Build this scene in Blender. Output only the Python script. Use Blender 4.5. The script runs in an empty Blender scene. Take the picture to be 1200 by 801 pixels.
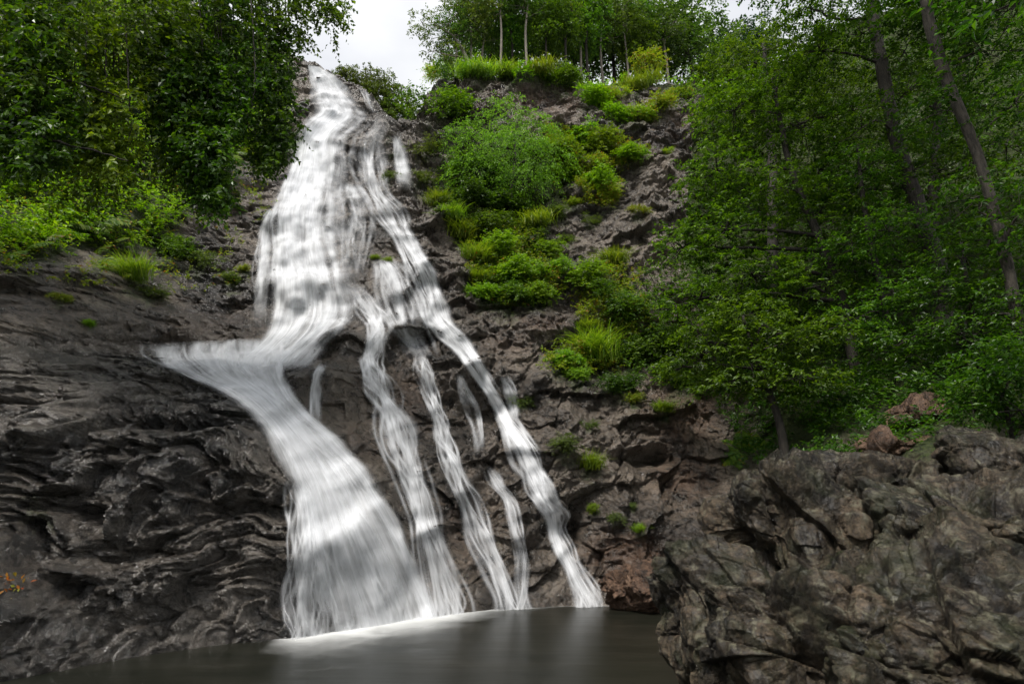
import bpy, math, random
import numpy as np
from math import radians as R

# ------------------------------------------------------------------ camera, world, sun, exposure
S = bpy.context.scene
COL = S.collection
FPX = 1200 * 20.0 / 36.0
PITCH = math.atan(219.5 / FPX)
CAMZ = 2.0
cd = bpy.data.cameras.new('camera'); cam = bpy.data.objects.new('camera', cd); COL.objects.link(cam)
cd.sensor_width = 36.0; cd.lens = 20.0; cd.clip_end = 2000; cd.clip_start = 0.05
cam.location = (0, 0, CAMZ); cam.rotation_euler = (math.pi / 2 + PITCH, 0, 0)
S.camera = cam
SUN_EL, SUN_AZ = 62.0, 205.0          # azimuth clockwise from +Y: behind the camera, a little to its left
w = bpy.data.worlds.new("World"); S.world = w; w.use_nodes = True
nt = w.node_tree; nt.nodes.clear()
def wn(t, **k):
    n = nt.nodes.new(t)
    for a, b in k.items(): setattr(n, a, b)
    return n
sky = wn('ShaderNodeTexSky', sky_type='NISHITA', sun_disc=False)
sky.sun_elevation = R(SUN_EL); sky.sun_rotation = R(SUN_AZ)
tc = wn('ShaderNodeTexCoord'); nz = wn('ShaderNodeTexNoise'); nz.inputs['Scale'].default_value = 2.6
nz.inputs['Detail'].default_value = 5; nz.inputs['Roughness'].default_value = 0.5
mp = wn('ShaderNodeMapping'); mp.inputs['Scale'].default_value = (1, 1, 2.2); mp.inputs['Location'].default_value = (0.3, 0.1, 0)
cr = wn('ShaderNodeValToRGB'); cr.color_ramp.elements[0].position = 0.36; cr.color_ramp.elements[1].position = 0.62
cr.color_ramp.elements[0].color = (4.3, 4.36, 4.55, 1); cr.color_ramp.elements[1].color = (5.75, 5.75, 5.75, 1)
mx = wn('ShaderNodeMixRGB'); mx.inputs[0].default_value = 0.88
bg = wn('ShaderNodeBackground'); bg.inputs['Strength'].default_value = 0.056
out = wn('ShaderNodeOutputWorld')
L = nt.links.new
L(tc.outputs['Generated'], mp.inputs[0]); L(mp.outputs[0], nz.inputs['Vector']); L(nz.outputs['Fac'], cr.inputs[0])
L(sky.outputs[0], mx.inputs[1]); L(cr.outputs[0], mx.inputs[2]); L(mx.outputs[0], bg.inputs[0]); L(bg.outputs[0], out.inputs[0])
sd = bpy.data.lights.new('sun', 'SUN'); sun = bpy.data.objects.new('sun', sd); COL.objects.link(sun)
sd.energy = 1.5; sd.angle = R(14); sd.color = (1.0, 0.96, 0.9)
sun.rotation_euler = (R(90 - SUN_EL), 0, R(180 - SUN_AZ))
sun.location = (0, -20, 60)
S.view_settings.view_transform = 'Standard'; S.view_settings.look = 'None'
S.view_settings.gamma = 1; S.view_settings.use_curve_mapping = False
S.view_settings.exposure = 1.85
S.cycles.transparent_max_bounces = 24; S.cycles.max_bounces = 6; S.cycles.diffuse_bounces = 3
S.cycles.transmission_bounces = 4

# ------------------------------------------------------------------ helpers
rng = np.random.default_rng(7)
CT, ST = math.cos(PITCH), math.sin(PITCH)
def ray(px, py):
    a = (np.asarray(px, float) - 600) / FPX; b = (400.5 - np.asarray(py, float)) / FPX
    return a, CT - b * ST, ST + b * CT
def at(px, py, Y):
    dx, dy, dz = ray(px, py); t = np.asarray(Y, float) / dy
    return np.stack(np.broadcast_arrays(dx * t, dy * t, CAMZ + dz * t), -1)
def project(x, y, z):
    zz = z - CAMZ; f = y * CT + zz * ST; f = np.maximum(f, 0.2); u = -y * ST + zz * CT
    return 600 + FPX * x / f, 400.5 - FPX * u / f
def unit(v): return v / np.maximum(np.linalg.norm(v, axis=-1, keepdims=True), 1e-9)
def sstep(a, b, x):
    t = np.clip((x - a) / (b - a), 0, 1); return t * t * (3 - 2 * t)

def h2(ix, iy, s):
    n = (ix.astype(np.int64) * 374761393 + iy.astype(np.int64) * 668265263 + s * 1442695041) & 0xffffffff
    n = ((n ^ (n >> 13)) * 1274126177) & 0xffffffff; n ^= n >> 16
    n = (n * 2246822519) & 0xffffffff
    return ((n ^ (n >> 15)) & 0xffff) / 65536.0
def h3(ix, iy, iz, s): return h2(ix + iz * 7919, iy - iz * 104729, s)
def perlin(x, y, s=0):
    ix = np.floor(x); iy = np.floor(y); fx = x - ix; fy = y - iy
    u = fx ** 3 * (fx * (fx * 6 - 15) + 10); v = fy ** 3 * (fy * (fy * 6 - 15) + 10)
    r = 0
    for ax, wu in ((0, 1 - u), (1, u)):
        for ay, wv in ((0, 1 - v), (1, v)):
            a = h2(ix + ax, iy + ay, s) * 2 * np.pi
            r = r + wu * wv * (np.cos(a) * (fx - ax) + np.sin(a) * (fy - ay))
    return r * 1.5
def fbm(x, y, s=0, o=4, g=0.5):
    r = 0; a = 1
    for i in range(o): r = r + a * perlin(x, y, s + i); x = x * 2.03; y = y * 2.03; a *= g
    return r
def ridged(x, y, s=0, o=4, g=0.55):
    r = 0; a = 1
    for i in range(o): r = r + a * (1 - 2 * np.abs(perlin(x, y, s + i))); x = x * 2.07; y = y * 2.07; a *= g
    return r
def cells(x, y, s=0, tilt=1.0):
    """faceted blocks: (facet height, crack closeness 0..1)"""
    ix = np.floor(x); iy = np.floor(y)
    d1 = np.full(x.shape, 9.0); d2 = d1.copy(); val = np.zeros(x.shape)
    for a in (-1, 0, 1):
        for b in (-1, 0, 1):
            cx = ix + a; cy = iy + b
            jx = cx + h2(cx, cy, s); jy = cy + h2(cx, cy, s + 11)
            ex = x - jx; ey = y - jy; d = np.hypot(ex, ey)
            v = (h2(cx, cy, s + 23) - 0.5) + tilt * (ex * (h2(cx, cy, s + 37) - 0.5) + ey * (h2(cx, cy, s + 41) - 0.5))
            n = d < d1
            d2 = np.where(n, d1, np.minimum(d2, d)); val = np.where(n, v, val); d1 = np.where(n, d, d1)
    return val, np.clip(1 - (d2 - d1) * 4.5, 0, 1)
def facet2(x, y, s=0):
    a = .7 + s; c, d = math.cos(a), math.sin(a); x, y = c * x - d * y, d * x + c * y
    ix = np.floor(x); iy = np.floor(y); fx = x - ix; fy = y - iy; m = fx > fy
    v0 = h2(ix, iy, s); v1 = np.where(m, h2(ix + 1, iy, s), h2(ix, iy + 1, s)); v2 = h2(ix + 1, iy + 1, s)
    hi = np.maximum(fx, fy); lo = np.minimum(fx, fy)
    return (v0 * (1 - hi) + v1 * (hi - lo) + v2 * lo) * 2 - 1
def facet3(p, s=0):
    rr = np.linalg.qr(np.random.default_rng(s + 1000).normal(size=(3, 3)))[0]; p = p @ rr
    i = np.floor(p); f = p - i; od = np.argsort(-f, 1); fs = np.take_along_axis(f, od, 1); cur = i.copy(); n = np.arange(len(p))
    r = h3(cur[:, 0], cur[:, 1], cur[:, 2], s) * (1 - fs[:, 0])
    for k in range(3):
        cur[n, od[:, k]] += 1; wgt = fs[:, k] - (fs[:, k + 1] if k < 2 else 0)
        r = r + h3(cur[:, 0], cur[:, 1], cur[:, 2], s) * wgt
    return r * 2 - 1
def cells3(p, s=0, tilt=1.0):
    x, y, z = p[:, 0], p[:, 1], p[:, 2]
    ix, iy, iz = np.floor(x), np.floor(y), np.floor(z)
    d1 = np.full(x.shape, 9.0); d2 = d1.copy(); val = np.zeros(x.shape)
    for a in (-1, 0, 1):
        for b in (-1, 0, 1):
            for c in (-1, 0, 1):
                cx, cy, cz = ix + a, iy + b, iz + c
                ex = x - cx - h3(cx, cy, cz, s); ey = y - cy - h3(cx, cy, cz, s + 3); ez = z - cz - h3(cx, cy, cz, s + 5)
                d = np.sqrt(ex * ex + ey * ey + ez * ez)
                v = (h3(cx, cy, cz, s + 7) - .5) + tilt * (ex * (h3(cx, cy, cz, s + 9) - .5) + ey * (h3(cx, cy, cz, s + 13) - .5) + ez * (h3(cx, cy, cz, s + 17) - .5))
                n = d < d1
                d2 = np.where(n, d1, np.minimum(d2, d)); val = np.where(n, v, val); d1 = np.where(n, d, d1)
    return val, np.clip(1 - (d2 - d1) * 4.5, 0, 1)
def noise3(p, s=0):
    return (perlin(p[:, 0] + 3.1 * s, p[:, 1] + p[:, 2] * .37, s) + perlin(p[:, 1] - 1.7, p[:, 2] + p[:, 0] * .31, s + 50) + perlin(p[:, 2] + 5.3, p[:, 0] + p[:, 1] * .29, s + 90)) / 1.8

def mk(name, V, F, mat, parent=None, smooth=False, uv=None, attr=None):
    V = np.asarray(V, np.float32).reshape(-1, 3); F = np.asarray(F, np.int32); k = F.shape[1]
    m = bpy.data.meshes.new(name)
    m.vertices.add(len(V)); m.vertices.foreach_set('co', V.ravel())
    m.loops.add(F.size); m.loops.foreach_set('vertex_index', F.ravel())
    m.polygons.add(len(F)); m.polygons.foreach_set('loop_start', np.arange(0, F.size, k, dtype=np.int32))
    m.polygons.foreach_set('loop_total', np.full(len(F), k, np.int32))
    m.polygons.foreach_set('use_smooth', np.full(len(F), smooth, bool))
    if uv is not None:
        l = m.uv_layers.new(name='UVMap'); l.data.foreach_set('uv', np.asarray(uv, np.float32)[F.ravel()].ravel())
    for an, av in (attr or {}).items():
        a = m.attributes.new(an, 'FLOAT_COLOR', 'POINT')
        a.data.foreach_set('color', np.concatenate([av, np.ones((len(V), 4 - av.shape[1]))], 1).astype(np.float32).ravel())
    m.update(calc_edges=True); m.validate()
    m.materials.append(mat)
    o = bpy.data.objects.new(name, m); COL.objects.link(o)
    if parent: o.parent = parent
    return o
def tag(o, label=None, cat=None, group=None, kind=None):
    if label: o['label'] = label
    if cat: o['category'] = cat
    if group: o['group'] = group
    if kind: o['kind'] = kind
    return o
def empty(name, loc, label, cat, group=None):
    o = bpy.data.objects.new(name, None); COL.objects.link(o); o.location = loc; o.empty_display_size = .3
    return tag(o, label, cat, group)
def grid_faces(nu, nv):
    i = np.arange(nu * nv).reshape(nu, nv)
    return np.stack([i[:-1, :-1], i[1:, :-1], i[1:, 1:], i[:-1, 1:]], -1).reshape(-1, 4)
def spline(pts, n):
    """Catmull-Rom through rows of pts, n samples"""
    P = np.asarray(pts, float); m = len(P)
    if m == 2: t = np.linspace(0, 1, n)[:, None]; return P[0] * (1 - t) + P[1] * t
    Q = np.vstack([2 * P[0] - P[1], P, 2 * P[-1] - P[-2]])
    t = np.linspace(0, m - 1 - 1e-6, n); i = t.astype(int); f = (t - i)[:, None]
    a, b, c, d = Q[i], Q[i + 1], Q[i + 2], Q[i + 3]
    return .5 * (2 * b + (c - a) * f + (2 * a - 5 * b + 4 * c - d) * f ** 2 + (3 * b - a - 3 * c + d) * f ** 3)

# ------------------------------------------------------------------ materials
def new_mat(name):
    m = bpy.data.materials.new(name); m.use_nodes = True; t = m.node_tree; t.nodes.clear()
    def N(ty, **kw):
        n = t.nodes.new(ty)
        ins = kw.pop('i', {})
        for k, v in kw.items(): setattr(n, k, v)
        for kk, vv in ins.items(): n.inputs[kk].default_value = vv
        return n
    return m, t, N, t.links.new
def ramp(N, stops, interp='LINEAR'):
    n = N('ShaderNodeValToRGB'); e = n.color_ramp.elements; n.color_ramp.interpolation = interp
    while len(e) < len(stops): e.new(0.5)
    for el, (p, c) in zip(e, stops): el.position = p; el.color = (*c, 1) if len(c) == 3 else c
    return n
def rock_material(name, dark, mid, light, rough=(.25, .7), zone=False, lichen=None, scale=1.0, bump=1.0):
    m, t, N, L = new_mat(name)
    tc = N('ShaderNodeTexCoord')
    n1 = N('ShaderNodeTexNoise', i={'Scale': .55 * scale, 'Detail': 8, 'Roughness': .62, 'Distortion': .6}); L(tc.outputs['Object'], n1.inputs['Vector'])
    n2 = N('ShaderNodeTexNoise', i={'Scale': 4.5 * scale, 'Detail': 8, 'Roughness': .7, 'Distortion': .8}); L(tc.outputs['Object'], n2.inputs['Vector'])
    n3 = N('ShaderNodeTexNoise', i={'Scale': 21 * scale, 'Detail': 6, 'Roughness': .75}); L(tc.outputs['Object'], n3.inputs['Vector'])
    a = N('ShaderNodeMath', operation='MULTIPLY_ADD', i={1: .45}); L(n2.outputs['Fac'], a.inputs[0])
    b = N('ShaderNodeMath', operation='MULTIPLY', i={1: .55}); L(n1.outputs['Fac'], b.inputs[0]); L(b.outputs[0], a.inputs[2])
    r = ramp(N, [(.41, dark), (.5, mid), (.59, light)]); L(a.outputs[0], r.inputs[0])
    col = r.outputs[0]
    def mixc(fac, c1, c2, mode='MIX'):
        x = N('ShaderNodeMixRGB', blend_type=mode)
        if hasattr(fac, 'links'): L(fac, x.inputs[0])
        else: x.inputs[0].default_value = fac
        for s, c in ((1, c1), (2, c2)):
            if hasattr(c, 'links'): L(c, x.inputs[s])
            else: x.inputs[s].default_value = (*c, 1)
        return x.outputs[0]
    # fine speckle
    sp = ramp(N, [(.41, (.4, .4, .4)), (.59, (1.5, 1.47, 1.43))]); L(n3.outputs['Fac'], sp.inputs[0])
    col = mixc(.8, col, sp.outputs[0], 'MULTIPLY')
    rg = N('ShaderNodeMapRange', i={1: .3, 2: .7, 3: rough[0], 4: rough[1]}); L(n2.outputs['Fac'], rg.inputs[0])
    rough_out = rg.outputs[0]
    if zone:
        at_ = N('ShaderNodeAttribute', attribute_name='zone'); sx = N('ShaderNodeSeparateColor'); L(at_.outputs['Color'], sx.inputs[0])
        nb = N('ShaderNodeMath', operation='MULTIPLY_ADD', i={1: 1.6, 2: -.8}); L(n2.outputs['Fac'], nb.inputs[0])
        def organic(ch, lo=.35, hi=.65, k=1.0):
            s = N('ShaderNodeMath', operation='MULTIPLY_ADD', i={1: k}); L(nb.outputs[0], s.inputs[0]); L(sx.outputs[ch], s.inputs[2])
            mr = N('ShaderNodeMapRange', i={1: lo, 2: hi}); L(s.outputs[0], mr.inputs[0]); return mr.outputs[0]
        warm = ramp(N, [(.42, (.035, .02, .011)), (.52, (.13, .07, .038)), (.6, (.21, .135, .085))]); L(a.outputs[0], warm.inputs[0])
        col = mixc(organic(2, .25, .85), col, warm.outputs[0])
        wet = ramp(N, [(.42, (.018, .016, .014)), (.51, (.075, .064, .053)), (.6, (.19, .165, .14))]); L(a.outputs[0], wet.inputs[0])
        col = mixc(organic(0, .2, .8, .7), col, wet.outputs[0])
        moss = ramp(N, [(.35, (.012, .022, .004)), (.6, (.06, .085, .01))]); L(n3.outputs['Fac'], moss.inputs[0])
        mo = organic(1, .4, .75)
        col = mixc(mo, col, moss.outputs[0])
        rw = N('ShaderNodeMapRange', i={1: 0, 2: 1, 3: 1.0, 4: .42}); L(sx.outputs[0], rw.inputs[0])
        q = N('ShaderNodeMath', operation='MULTIPLY'); L(rough_out, q.inputs[0]); L(rw.outputs[0], q.inputs[1])
        q2 = N('ShaderNodeMath', operation='MAXIMUM'); L(q.outputs[0], q2.inputs[0]); L(mo, q2.inputs[1]); rough_out = q2.outputs[0]
    if lichen:
        v = N('ShaderNodeTexNoise', i={'Scale': 4.2 * scale, 'Detail': 10, 'Roughness': .78, 'Distortion': .5}); L(tc.outputs['Object'], v.inputs['Vector'])
        lr = N('ShaderNodeMapRange', i={1: .53, 2: .60}); L(v.outputs['Fac'], lr.inputs[0])
        g = N('ShaderNodeNewGeometry'); sz = N('ShaderNodeSeparateXYZ'); L(g.outputs['Normal'], sz.inputs[0])
        up = N('ShaderNodeMapRange', i={1: -.3, 2: .7, 3: .15, 4: 1}); L(sz.outputs['Z'], up.inputs[0])
        q = N('ShaderNodeMath', operation='MULTIPLY'); L(lr.outputs[0], q.inputs[0]); L(up.outputs[0], q.inputs[1])
        col = mixc(q.outputs[0], col, lichen)
        v2 = N('ShaderNodeTexNoise', i={'Scale': 1.1 * scale, 'Detail': 7, 'Roughness': .65, 'Distortion': .5, 'W': 3.0}, noise_dimensions='4D'); L(tc.outputs['Object'], v2.inputs['Vector'])
        lr2 = N('ShaderNodeMapRange', i={1: .49, 2: .64, 4: .5}); L(v2.outputs['Fac'], lr2.inputs[0])
        col = mixc(lr2.outputs[0], col, (.03, .042, .009))
    bs = N('ShaderNodeBsdfPrincipled'); L(col, bs.inputs['Base Color']); L(rough_out, bs.inputs['Roughness'])
    bs.inputs['Specular IOR Level'].default_value = .5
    if zone:
        sw = N('ShaderNodeMapRange', i={1: 0, 2: .8, 3: .65, 4: 1.0}); L(sx.outputs[0], sw.inputs[0]); L(sw.outputs[0], bs.inputs['Specular IOR Level'])
    b1 = N('ShaderNodeBump', i={'Strength': 1.0, 'Distance': .38 * bump}); L(n2.outputs['Fac'], b1.inputs['Height'])
    b2 = N('ShaderNodeBump', i={'Strength': 1.0, 'Distance': .085 * bump}); L(n3.outputs['Fac'], b2.inputs['Height']); L(b1.outputs[0], b2.inputs['Normal'])
    L(b2.outputs[0], bs.inputs['Normal'])
    o = N('ShaderNodeOutputMaterial'); L(bs.outputs[0], o.inputs[0])
    return m
def leaf_material(name, c0, c1, c2, transl=.42, rough=.5, accent=None):
    m, t, N, L = new_mat(name)
    g = N('ShaderNodeNewGeometry'); oi = N('ShaderNodeObjectInfo')
    r = ramp(N, [(0, c0), (.55, c1), (1, c2)] if not accent else [(0, c0), (.5, c1), (.93, c2), (.96, accent)])
    tc = N('ShaderNodeTexCoord'); n1 = N('ShaderNodeTexNoise', i={'Scale': .9, 'Detail': 2}); L(tc.outputs['Object'], n1.inputs['Vector'])
    ma = N('ShaderNodeMath', operation='MULTIPLY_ADD', i={1: .9, 2: -.45}); L(n1.outputs['Fac'], ma.inputs[0])
    ad = N('ShaderNodeMath', operation='ADD', use_clamp=True); L(g.outputs['Random Per Island'], ad.inputs[0]); L(ma.outputs[0], ad.inputs[1])
    L((ad if not accent else g).outputs[0 if not accent else 'Random Per Island'], r.inputs[0])
    hs = N('ShaderNodeHueSaturation'); L(r.outputs[0], hs.inputs['Color'])
    hv = N('ShaderNodeMapRange', i={3: .482, 4: .515}); L(oi.outputs['Random'], hv.inputs[0]); L(hv.outputs[0], hs.inputs['Hue'])
    vv = N('ShaderNodeMapRange', i={3: .8, 4: 1.25}); L(oi.outputs['Random'], vv.inputs[0]); L(vv.outputs[0], hs.inputs['Value'])
    bs = N('ShaderNodeBsdfPrincipled', i={'Roughness': rough, 'Specular IOR Level': .35}); L(hs.outputs[0], bs.inputs['Base Color'])
    tr = N('ShaderNodeBsdfTranslucent'); tm = N('ShaderNodeMixRGB', blend_type='MULTIPLY', i={0: 1.0, 2: (1.5, 1.6, .6, 1)}); L(hs.outputs[0], tm.inputs[1]); L(tm.outputs[0], tr.inputs[0])
    mx = N('ShaderNodeMixShader', i={0: transl}); L(bs.outputs[0], mx.inputs[1]); L(tr.outputs[0], mx.inputs[2])
    o = N('ShaderNodeOutputMaterial'); L(mx.outputs[0], o.inputs[0])
    return m
def bark_material(name, c0, c1):
    m, t, N, L = new_mat(name)
    tc = N('ShaderNodeTexCoord'); mp = N('ShaderNodeMapping', i={'Scale': (5, 5, 1.2)}); L(tc.outputs['Object'], mp.inputs[0])
    n = N('ShaderNodeTexNoise', i={'Scale': 2.5, 'Detail': 7, 'Roughness': .7}); L(mp.outputs[0], n.inputs['Vector'])
    r = ramp(N, [(.35, c0), (.65, c1)]); L(n.outputs['Fac'], r.inputs[0])
    bs = N('ShaderNodeBsdfPrincipled', i={'Roughness': .85}); L(r.outputs[0], bs.inputs['Base Color'])
    bp = N('ShaderNodeBump', i={'Strength': .8, 'Distance': .05}); L(n.outputs['Fac'], bp.inputs['Height']); L(bp.outputs[0], bs.inputs['Normal'])
    o = N('ShaderNodeOutputMaterial'); L(bs.outputs[0], o.inputs[0])
    return m
M_CLIFF = rock_material('cliff_rock', (.03, .024, .018), (.128, .102, .078), (.27, .222, .175), rough=(.22, .6), zone=True, scale=.6, bump=1.3)
M_BOULDER = rock_material('boulder_rock', (.007, .005, .003), (.05, .038, .024), (.165, .122, .08), rough=(.28, .7), lichen=(.19, .175, .12), scale=1.5, bump=1.0)
M_BOULDER_WARM = rock_material('rust_rock', (.03, .017, .01), (.13, .072, .042), (.24, .15, .095), rough=(.35, .75), scale=1.5, bump=.5)
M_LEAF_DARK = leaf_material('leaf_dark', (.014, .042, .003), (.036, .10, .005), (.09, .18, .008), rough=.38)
M_LEAF_MID = leaf_material('leaf_mid', (.020, .055, .003), (.058, .125, .006), (.125, .22, .009))
M_LEAF_OLIVE = leaf_material('leaf_olive', (.03, .05, .008), (.068, .105, .016), (.13, .17, .03))
M_LEAF_BRIGHT = leaf_material('leaf_bright', (.065, .14, .004), (.135, .245, .006), (.23, .34, .010))
M_LEAF_FEATHER = leaf_material('leaf_feather', (.06, .13, .008), (.115, .225, .016), (.2, .33, .035))
M_LEAF_YELLOW = leaf_material('leaf_yellow', (.10, .17, .008), (.17, .25, .012), (.26, .28, .02), accent=(.32, .14, .03))
M_LEAF_TOP = leaf_material('leaf_top', (.022, .055, .008), (.05, .10, .012), (.095, .16, .02))
M_LEAF_FAR = leaf_material('leaf_far', (.012, .035, .015), (.02, .055, .022), (.035, .08, .028), transl=.2)
M_GRASS = leaf_material('grass_blade', (.07, .14, .008), (.135, .215, .012), (.23, .29, .03))
M_FERN = leaf_material('fern_leaf', (.04, .09, .006), (.09, .15, .010), (.16, .21, .015), accent=(.26, .10, .02))
M_ORANGE = leaf_material('dead_leaf', (.35, .10, .01), (.4, .2, .02), (.18, .25, .02))
M_BARK = bark_material('bark_dark', (.009, .007, .005), (.038, .03, .022))
M_BARK_MID = bark_material('bark_mid', (.015, .012, .009), (.08, .065, .05))
M_BARK_PALE = bark_material('bark_pale', (.08, .068, .052), (.24, .21, .17))
def water_sheet_material():
    m, t, N, L = new_mat('falling_water')
    uv = N('ShaderNodeUVMap'); at_ = N('ShaderNodeAttribute', attribute_name='flow'); sx = N('ShaderNodeSeparateColor'); L(at_.outputs['Color'], sx.inputs[0])
    def streak(su, sv, det, w, dist=.0):
        mp = N('ShaderNodeMapping', i={'Scale': (su, sv, 1), 'Location': (w, w * 1.7, 0)}); L(uv.outputs[0], mp.inputs[0])
        n = N('ShaderNodeTexNoise', i={'Scale': 1, 'Detail': det, 'Roughness': .6, 'Distortion': dist}); L(mp.outputs[0], n.inputs['Vector']); return n.outputs['Fac']
    s1 = streak(1.9, .3, 3, 0, .35); s2 = streak(6, .42, 4, 7, .4); s3 = streak(1.1, 1.5, 4, 3, .9)
    s4 = streak(15, .7, 2, 11, .2)
    ad = N('ShaderNodeMath', operation='MULTIPLY_ADD', i={1: .6}); L(s2, ad.inputs[0]); L(s4, ad.inputs[2])
    ad2 = N('ShaderNodeMath', operation='MULTIPLY_ADD', i={1: .6}); L(s3, ad2.inputs[0]); L(ad.outputs[0], ad2.inputs[2])
    fr = N('ShaderNodeMapRange', i={1: .85, 2: 1.35, 3: .6, 4: 1.06}); L(ad2.outputs[0], fr.inputs[0])
    al = N('ShaderNodeMath', operation='MULTIPLY', use_clamp=True); L(sx.outputs[0], al.inputs[0]); L(fr.outputs[0], al.inputs[1])
    df = N('ShaderNodeBsdfDiffuse', i={'Color': (.80, .81, .83, 1)}); tl = N('ShaderNodeBsdfTranslucent', i={'Color': (.78, .80, .83, 1)})
    mx = N('ShaderNodeMixShader', i={0: .3}); L(df.outputs[0], mx.inputs[1]); L(tl.outputs[0], mx.inputs[2])
    tp = N('ShaderNodeBsdfTransparent'); m2 = N('ShaderNodeMixShader'); L(al.outputs[0], m2.inputs[0]); L(tp.outputs[0], m2.inputs[1]); L(mx.outputs[0], m2.inputs[2])
    o = N('ShaderNodeOutputMaterial'); L(m2.outputs[0], o.inputs[0])
    return m
M_FALL = water_sheet_material()
def pool_material():
    m, t, N, L = new_mat('pool_water')
    tc = N('ShaderNodeTexCoord'); mp = N('ShaderNodeMapping', i={'Scale': (.35, 1.3, 1)}); L(tc.outputs['Object'], mp.inputs[0])
    n = N('ShaderNodeTexNoise', i={'Scale': 1.2, 'Detail': 3}); L(mp.outputs[0], n.inputs['Vector'])
    r = ramp(N, [(.3, (.006, .007, .0045)), (.7, (.0135, .0135, .0095))]); L(n.outputs['Fac'], r.inputs[0])
    bs = N('ShaderNodeBsdfPrincipled', i={'Roughness': .3, 'IOR': 1.33}); L(r.outputs[0], bs.inputs['Base Color'])
    bp = N('ShaderNodeBump', i={'Strength': .12, 'Distance': .1}); L(n.outputs['Fac'], bp.inputs['Height']); L(bp.outputs[0], bs.inputs['Normal'])
    o = N('ShaderNodeOutputMaterial'); L(bs.outputs[0], o.inputs[0])
    return m
M_POOL = pool_material()
def foam_material():
    m, t, N, L = new_mat('foam')
    at_ = N('ShaderNodeAttribute', attribute_name='flow'); sx = N('ShaderNodeSeparateColor'); L(at_.outputs['Color'], sx.inputs[0])
    tc = N('ShaderNodeTexCoord'); n = N('ShaderNodeTexNoise', i={'Scale': .9, 'Detail': 4, 'Distortion': .6}); L(tc.outputs['Object'], n.inputs['Vector'])
    s = N('ShaderNodeMath', operation='MULTIPLY_ADD', i={1: .7, 2: -.35}); L(n.outputs['Fac'], s.inputs[0])
    a = N('ShaderNodeMath', operation='ADD'); L(s.outputs[0], a.inputs[0]); L(sx.outputs[0], a.inputs[1])
    mr = N('ShaderNodeMapRange', interpolation_type='SMOOTHSTEP', i={1: 0.0, 2: 1.25, 3: 0, 4: .85}); L(a.outputs[0], mr.inputs[0])
    ml = N('ShaderNodeMath', operation='MULTIPLY'); L(mr.outputs[0], ml.inputs[0]); L(sx.outputs[1], ml.inputs[1])
    df = N('ShaderNodeBsdfDiffuse', i={'Color': (.8, .81, .8, 1)}); tp = N('ShaderNodeBsdfTransparent')
    m2 = N('ShaderNodeMixShader'); L(ml.outputs[0], m2.inputs[0]); L(tp.outputs[0], m2.inputs[1]); L(df.outputs[0], m2.inputs[2])
    o = N('ShaderNodeOutputMaterial'); L(m2.outputs[0], o.inputs[0])
    return m
M_FOAM = foam_material()

# ------------------------------------------------------------------ the cliff: a height field y(x, z) through surveyed points
CP = [(-60,800,8.2),(0,775,9.0),(80,762,9.9),(150,750,10.9),(250,741,11.7),(340,736,12.2),(400,722,13.2),(450,712,14.2),(520,704,15.8),(600,700,16.9),(700,698,17.3),(790,698,17.3),
 (0,690,9.3),(0,600,9.7),(0,500,10.4),(0,420,11.2),(0,330,12.6),(60,330,13.0),(100,600,10.3),(100,480,11.3),(200,640,11.3),(200,540,11.9),(200,460,13.2),(290,600,12.1),(300,520,12.9),(340,650,12.2),
 (180,424,15.2),(250,412,16.6),(320,412,17.5),(120,400,14.6),(200,380,17.0),(280,380,18.6),(100,330,15.0),(200,320,18.6),(280,300,21.2),
 (0,230,14.6),(0,100,18.5),(0,-60,25),(100,200,18.0),(100,60,23.0),(200,200,21.5),(200,60,27.5),(290,180,25.4),(300,60,30.5),(340,100,29.6),(330,200,25.4),
 (375,85,31.0),(400,130,28.4),(375,160,26.6),(365,250,23.4),(350,330,20.4),(350,395,18.2),(350,430,15.9),(360,500,14.6),(400,560,14.1),(430,640,14.0),(370,640,12.9),
 (440,120,29.6),(440,160,27.4),(430,230,24.6),(440,300,22.2),(430,380,19.4),(400,420,17.4),(410,480,16.2),(470,480,17.4),(500,600,16.3),(520,660,16.2),(480,395,20.0),
 (480,160,28.4),(490,220,26.4),(500,300,23.4),(520,380,21.2),(560,440,19.7),(580,520,18.4),(600,600,17.6),(640,580,17.8),(660,650,17.5),(560,640,17.0),
 (500,125,31.2),(510,95,31.8),(600,100,32.2),(600,160,29.4),(600,240,27.0),(560,280,25.0),(600,350,22.6),(640,400,21.4),(660,480,19.7),(680,560,18.6),(700,640,17.8),
 (680,110,32.6),(680,160,30.2),(690,230,27.8),(700,300,25.4),(720,360,23.2),(720,430,21.4),(740,500,19.8),(760,580,18.6),(780,650,17.8),
 (790,120,33.0),(790,200,29.6),(800,300,26.0),(800,400,22.6),(820,480,20.4),(840,560,18.9),(860,650,17.6),
 (900,120,34),(900,250,28.0),(900,350,24.0),(900,450,20.6),(920,540,18.0),(950,620,15.5),(1000,250,27),(1000,400,20.4),(1000,480,17.2),(1030,540,14.2),
 (1100,150,30),(1100,300,23),(1100,390,18.4),(1100,470,15),(1120,540,11.6),(1200,200,26),(1200,320,20),(1200,400,16),(1200,470,13),(1210,550,10),(1300,400,14),(1300,200,22),(1300,-50,30),(1000,0,38),(1200,0,34),(860,660,17),(1000,640,12.6)]
CP = np.array(CP, float); W3 = at(CP[:, 0], CP[:, 1], CP[:, 2])
K2 = np.stack([W3[:, 0], W3[:, 2]], 1); KY = W3[:, 1]
def tpsk(d2): return .5 * d2 * np.log(np.maximum(d2, 1e-9))
n_ = len(K2)
A = np.zeros((n_ + 3, n_ + 3)); A[:n_, :n_] = tpsk(((K2[:, None] - K2[None]) ** 2).sum(-1)) + np.eye(n_) * 1.2
A[:n_, n_] = 1; A[:n_, n_ + 1:] = K2; A[n_:, :n_] = A[:n_, n_:].T
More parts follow.
